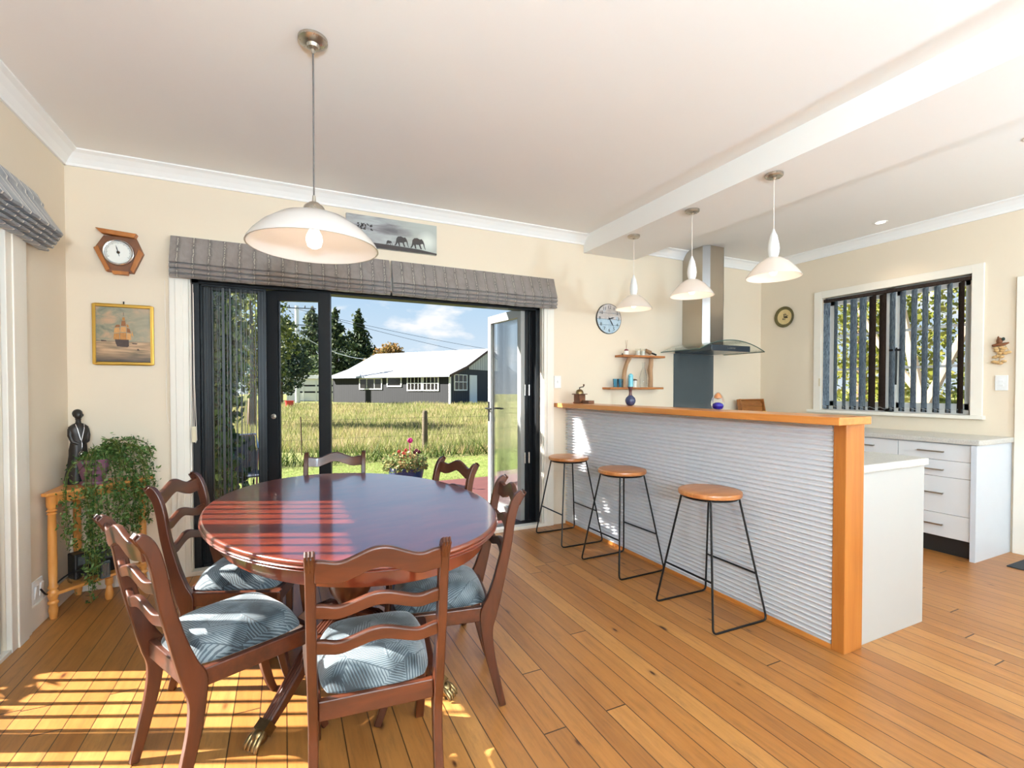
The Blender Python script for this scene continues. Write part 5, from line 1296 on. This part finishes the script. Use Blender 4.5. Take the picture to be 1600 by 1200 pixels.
pz = gz(11.7)
tag(MB().lathe([(.075, -.1), (.072, .5), (.066, .98), (.05, 1.02)], 10).build('fence_post', 'weathered_post', None, smooth=True, loc=(3.176, 11.73, pz)), 'weathered round timber fence post at the edge of the long grass', 'fence post')
MS = RD(-329/746*11.2, 11.2, 0)
tag(MB().tube([(0, 0, -.1), (-.02, 0, .9)], .014, 6).build('steel_stake', 'rusty_steel', None, loc=(MS[0], MS[1], gz(MS[1]))), 'thin rusty steel stake in the grass behind the glazed door', 'fence stake')
for k, h in enumerate((.42, .85)):
    tag(MB().tube([(-9, 11.6, pz+h), (3.1, 11.66, pz+h), (14, 11.7, pz+h)], .0026, 5).build('fence_wire', 'wire_black', None), ['lower wire of the fence along the long grass', 'upper wire of the fence along the long grass'][k], 'fence wire', 'fence wires')

# flower pot on the deck
fp = thing('flower_pot', 'wide blue glazed pot of mixed flowers on the deck edge', 'flower pot', (1.49, 6.46, -.09))
MB().lathe([(.15, 0), (.18, .03), (.22, .16), (.245, .28), (.252, .3), (.235, .3), (.2, .2)], 36).build('pot', 'blue_glaze', fp, smooth=True)
MB().lathe([(.002, .27), (.235, .26)], 24, cap=False).build('soil', 'potting_soil', fp)
rng = np.random.default_rng(5); n = 1700
a = rng.uniform(0, 2*pi, n); r = .3*np.sqrt(rng.random(n)); z = .26+(.24-1.6*np.maximum(r-.05, 0)**2)*rng.random(n)
leafmesh('foliage', np.stack([r*np.cos(a)-.02, r*np.sin(a), z], 1), rng.uniform(.03, .065, n), 'leaf_flowerpot', fp, 6)
def blooms(name, pts, mat, s):
    for q in pts:
        w = MB()
        for k in range(6): w.ball((q[0]+s*.55*cos(k*pi/3), q[1]+s*.3*sin(k*2.1), q[2]+s*.55*sin(k*pi/3)), (s*.5, s*.25, s*.5), 8, 5)
        w.tube([(q[0]*.7, q[1]*.7, .3), (q[0], q[1]+.01, q[2])], .004, 5); w.build(name, mat, fp, smooth=True)
blooms('magenta_flower', [(.03, -.1, .66)], 'flower_magenta', .036)
blooms('dark_flower', [(.12, -.08, .52), (.15, -.1, .5), (.09, -.1, .5)], 'flower_dark', .024)
blooms('red_flower', [(-.04, -.15, .54), (-.07, -.14, .5), (.0, -.2, .43), (-.12, -.1, .52)], 'flower_red', .022)

# outdoor chair on the deck
oc = thing('outdoor_chair', 'silver framed garden chair on the deck behind the insect screen', 'chair', (-.44, 5.98, -.09), radians(200))
for s in (-1, 1):
    MB().tube([(s*.25, .2, 0), (s*.25, .17, .42), (s*.25, .1, .63), (s*.25, -.2, .66), (s*.25, -.26, .45), (s*.25, -.3, 0)], .014, 8).build('side_frame', 'silver', oc, smooth=True)
MB().tube([(-.25, -.2, .66), (-.25, -.3, .82), (.25, -.3, .82), (.25, -.2, .66)], .014, 8).build('back_frame', 'silver', oc, smooth=True)
MB().box(-.24, .24, -.22, .2, .4, .415).build('seat', 'outdoor_dark_sling', oc); MB().rbox((0, -.255, .61), (.48, .012, .4), (.22, 0, 0)).build('backrest', 'outdoor_dark_sling', oc)

# trees and shrubs
def tree(name, label, cat, loc, H, tr, crown, mat, n, ls, seed, bark='bark', group=None, base=0.0, trunk=None, aspect=.6):
    t = thing(name, label, cat, loc, 0, group); rng = np.random.default_rng(seed)
    tk = MB()
    if trunk: 
        for pts, rr in trunk: tk.tube(pts, rr, 8)
    else: tk.tube([(0, 0, -.3), (0.02*H, 0, H*.5), (0, .01*H, H*.9)], [tr, tr*.7, tr*.15], 8)
    tk.build('trunk', bark, t, smooth=True)
    C = crown(rng, n, H)
    leafmesh('foliage', C, rng.uniform(.6, 1.2, len(C))*ls, mat, t, seed+100, aspect=aspect); return t
def conifer(rad, z0=.12, lobes=26):
    def f(rng, n, H):
        out = []
        for k in range(lobes):
            h = z0+(1-z0)*(k+.5)/lobes; R = rad*(1-h)**.72*(.55+.6*rng.random()); m = int(n/lobes*(1-h+.25)*1.1)
            for b in range(5):
                a = rng.uniform(0, 2*pi); q = m//5; t = rng.random(q)**.7
                out.append(np.stack([np.cos(a)*R*t+rng.normal(size=q)*R*.22, np.sin(a)*R*t+rng.normal(size=q)*R*.22, H*h-.06*H*t*(1-h)+rng.normal(size=q)*H*.022], 1))
        return np.concatenate(out)
    return f
def ballcrown(balls):
    def f(rng, n, H):
        out = []; tot = sum(b[3]**2 for b in balls)
        for x, y, z, r in balls:
            m = int(n*r*r/tot); d = rng.normal(size=(m, 3)); d /= np.linalg.norm(d, axis=1, keepdims=True)
            rr = r*(.55+.5*rng.random((m, 1)))*(1+.12*np.sin(d[:, :1]*7)*np.cos(d[:, 2:]*9)); out.append(np.array([x, y, z])+d*rr*np.array([1, 1, .85]))
        return np.concatenate(out)
    return f
def vine_crown(rng, n, H):
    y = np.clip(rng.normal(size=n)*.25, -.5, .5); z = rng.uniform(.02, 1, n)
    return np.stack([rng.normal(size=n)*.1-.06-y*.115+.05*np.sin(z*14), y, z*H], 1)
def T(px, d, z=None): p = RD((px-800)/746*d, d, 0); return (p[0], p[1], gz(p[1]) if z is None else z)
Y0 = 607.8
def Ht(py, d): return 1.26+(Y0-py)/746*d
tree('conifer_tree', 'tall ragged conifer with thin spire beside the glazed door leaf', 'tree', T(524, 60), Ht(487, 60), .3, conifer(4.4, .1), 'leaf_conifer', 7000, .55, 1, group='conifers behind the shed')
tree('conifer_tree', 'tall full conifer standing behind the end of the shed roof', 'tree', T(561, 74), Ht(489, 74), .36, conifer(4.3, .1), 'leaf_conifer', 7000, .65, 2, group='conifers behind the shed')
tree('conifer_tree', 'conifer seen through the glazed door leaf beside the power pole', 'tree', T(489, 88), Ht(484, 88), .4, conifer(6.6, .1), 'leaf_conifer', 7000, .75, 3, group='conifers behind the shed')
tree('bushy_tree', 'dark bushy tree at the hinge side of the glazed door leaf', 'tree', T(436, 34), Ht(478, 34), .25, ballcrown([(0, 0, 2.2, 1.8), (.5, .3, 4.2, 1.3), (.2, .2, 5.6, .9), (1.0, 0, 3.0, 1.2)]), 'leaf_conifer', 4200, .3, 4)
tree('autumn_tree', 'rounded autumn-coloured tree behind the shed roof', 'tree', T(609, 66), Ht(535, 66), .3, ballcrown([(0, 0, 4.8, 2.5), (-1.9, .9, 4.2, 1.6), (1.9, -.9, 4.4, 1.7), (.3, .1, 6.2, 1.6)]), 'leaf_autumn', 5200, .42, 5)
tree('leafy_tree', 'pale green tree seen through the insect screen', 'tree', T(392, 17), Ht(440, 17), .16, ballcrown([(0, 0, 4.1, 1.3), (.6, 0, 3.2, 1.1), (-.6, .3, 3.1, 1.2), (.2, 0, 2.0, .9), (-.3, .3, 5.0, .9)]), 'leaf_light', 5200, .16, 6)
tree('hedge_shrub', 'low hedge far beyond the paddock behind the white shelter', 'shrub', T(470, 110), 5, .2, ballcrown([(-16, 7, 2.6, 4), (-9, 4, 2.8, 4.4), (-2, 1, 3, 4.6), (5, -2, 2.8, 4.2), (12, -5, 3, 4.6)]), 'leaf_dark', 5200, .5, 7)
for k, (px, d, h) in enumerate(((250, 40, 8), (330, 46, 9), (850, 60, 6), (930, 64, 7))):
    tree('field_tree', ['broad green tree past the end of the insect screen', 'broad green tree behind the pale green tree', 'green tree beyond the folded doors', 'green tree far past the folded doors'][k], 'tree', T(px, d), h, .3, ballcrown([(0, 0, h*.5, h*.33), (1.5, 0, h*.42, h*.26), (-1.6, .3, h*.42, h*.28), (.1, .1, h*.74, h*.24)]), 'leaf_conifer' if k % 2 else 'leaf_light', 3600, .38, 20+k, group='trees around the paddock')
tree('climbing_shrub', 'tall dark leafy shrub on the deck right behind the insect screen', 'shrub', (-.5, 4.86, -.09), 2.9, .03,
     vine_crown, 'leaf_dark', 6500, .085, 8, aspect=.7)
tree('shading_bush', 'tall leafy bush added out of view at the deck end to shade the bar floor', 'shrub', (-1.35, 4.85, -.35), 3.3, .05,  # unseen bush, added to keep sun off the floor by the bar
     ballcrown([(0, -.3, .6, .42), (0, .3, .7, .45), (0, 0, 1.4, .5), (0, -.35, 2.0, .42), (0, .35, 2.1, .45), (0, 0, 2.75, .45), (0, -.3, 2.6, .35), (0, .45, 2.8, .4)]), 'leaf_dark', 5000, .12, 31, aspect=.7)
tree('garden_shrub', 'leafy garden shrub outside the side door', 'shrub', (-2.05, 3.32, -.35), 1.4, .03,
     ballcrown([(0, -.08, .7, .4), (.1, .22, .98, .34), (-.1, -.2, 1.0, .26)]), 'leaf_dark', 1300, .1, 9, aspect=.7)
# kitchen window side
tree('courtyard_tree', 'pale-barked leaning tree outside the kitchen window', 'tree', (9.4, 4.15, -.33), 5, .16, ballcrown([(.3, .6, 4.4, 1.5), (1.2, -.8, 4.0, 1.4), (.5, 1.8, 3.6, 1.2), (1.6, .6, 3.0, 1.2), (.9, -1.6, 2.9, 1.0), (1.5, 1.2, 2.0, .9)]), 'leaf_yellow', 5200, .13, 10, 'pale_bark',
     trunk=[([(0, -.25, -.1), (-.05, -.05, 1.2), (.1, .25, 2.4), (.2, .6, 4.2)], [.11, .09, .07, .03]), ([(-.05, -.05, 1.3), (.2, -.5, 2.6), (.5, -1.2, 3.9)], [.075, .06, .03]), ([(.02, .1, 1.6), (.1, .7, 2.4), (.3, 1.3, 3.4)], [.06, .05, .03])])
tree('courtyard_tree', 'bushy yellow-green tree behind the leaning tree outside the kitchen window', 'tree', (11.4, 6.2, -.33), 5, .16, ballcrown([(0, 0, 1.6, 1.3), (.3, 1.0, 2.6, 1.3), (-.2, -1.1, 2.4, 1.2), (0, 0, 3.8, 1.3), (.4, 2.4, 1.8, 1.2)]), 'leaf_yellow', 5200, .13, 12)
tree('courtyard_tree', 'tree with dark leaves on the sunny side of the kitchen window', 'tree', (10.6, 3.0, -.33), 4.5, .14, ballcrown([(0, 0, 3.4, 1.0), (.2, -.9, 2.6, .9), (.3, .4, 2.0, .8), (.5, -.6, 1.2, .7)]), 'leaf_light', 3000, .13, 13, 'pale_bark')
tree('courtyard_hedge', 'bright hedge at the back of the courtyard outside the kitchen window', 'shrub', (14.5, 7.0, -.35), 3, .1, ballcrown([(0, -4, .9, 1.2), (0, -2, 1.0, 1.3), (0, 0, 1.0, 1.3), (0, 2, .9, 1.3), (0, 4, 1.0, 1.3), (0, -6, 1, 1.3)]), 'leaf_light', 4600, .2, 14)

# ------------------------------------------------------------------ sky, sun, camera
wd = bpy.data.worlds.new('sky'); SC.world = wd; wd.use_nodes = True; nt = wd.node_tree; nt.nodes.clear()
def wn(k, **kw):
    n = nt.nodes.new('ShaderNode'+k)
    for a, b in kw.items(): setattr(n, a, b)
    return n
tc = wn('TexCoord'); sp_ = wn('SeparateXYZ'); nt.links.new(tc.outputs['Generated'], sp_.inputs[0])
rp_ = wn('ValToRGB'); nt.links.new(sp_.outputs[2], rp_.inputs[0]); e = rp_.color_ramp.elements
e[0].position = 0; e[0].color = (*lin(226, 238, 248), 1); e[1].position = .75; e[1].color = (*lin(120, 168, 226), 1)
q = e.new(.16); q.color = (*lin(192, 220, 244), 1); q = e.new(.34); q.color = (*lin(126, 180, 238), 1)
mp = wn('Mapping'); mp.inputs[3].default_value = (1, 1, 2.6); mp.inputs[1].default_value = (1.7, .6, .3); nt.links.new(tc.outputs['Generated'], mp.inputs[0])
nz = wn('TexNoise'); nz.inputs['Scale'].default_value = 5.2; nz.inputs['Detail'].default_value = 6; nz.inputs['Roughness'].default_value = .52; nt.links.new(mp.outputs[0], nz.inputs['Vector'])
cr = wn('ValToRGB'); nt.links.new(nz.outputs[0], cr.inputs[0]); cr.color_ramp.elements[0].position = .54; cr.color_ramp.elements[0].color = (0, 0, 0, 1); cr.color_ramp.elements[1].position = .64; cr.color_ramp.elements[1].color = (1, 1, 1, 1)
mx = wn('Mix', data_type='RGBA'); cm = wn('ValToRGB'); nt.links.new(sp_.outputs[2], cm.inputs[0]); cm.color_ramp.elements[0].position = .17; cm.color_ramp.elements[0].color = (1, 1, 1, 1); cm.color_ramp.elements[1].position = .23; cm.color_ramp.elements[1].color = (0, 0, 0, 1)
ml = wn('Math', operation='MULTIPLY'); nt.links.new(cr.outputs[0], ml.inputs[0]); nt.links.new(cm.outputs[0], ml.inputs[1]); nt.links.new(ml.outputs[0], mx.inputs[0]); nt.links.new(rp_.outputs[0], mx.inputs[6]); mx.inputs[7].default_value = (1.05, 1.04, 1.03, 1)
bg = wn('Background'); bg.inputs[1].default_value = .86; nt.links.new(mx.outputs[2], bg.inputs[0])
wo = wn('OutputWorld'); nt.links.new(bg.outputs[0], wo.inputs[0])

SUN = 25.0
el, az = radians(34.8), radians(-24.5)
dirv = Vector((cos(el)*cos(az), cos(el)*sin(az), -sin(el)))
s = light('sun', 'SUN', (-8, 6, 8), SUN, (1, .97, .92), angle=radians(.6)); s.rotation_euler = dirv.to_track_quat('-Z', 'Y').to_euler()

cam = bpy.data.cameras.new('camera'); co = bpy.data.objects.new('camera', cam); COL.objects.link(co); SC.camera = co
co.location = (0, 0, 1.26); co.rotation_euler = (pi/2-.0173, 0, -CAMYAW)
cam.sensor_width = 36; cam.lens = 746/1600*36; cam.shift_y = 20.75/1600; cam.clip_start = .02; cam.clip_end = 400

vs_ = SC.view_settings; vs_.view_transform = 'Standard'; vs_.look = 'None'; vs_.gamma = 1; vs_.use_curve_mapping = False; vs_.exposure = .25
try:
    SC.cycles.max_bounces = 12; SC.cycles.diffuse_bounces = 6; SC.cycles.transparent_max_bounces = 24; SC.cycles.glossy_bounces = 5
    SC.cycles.sample_clamp_indirect = 6; SC.cycles.caustics_reflective = False; SC.cycles.caustics_refractive = False; SC.cycles.use_denoising = True
except Exception: pass
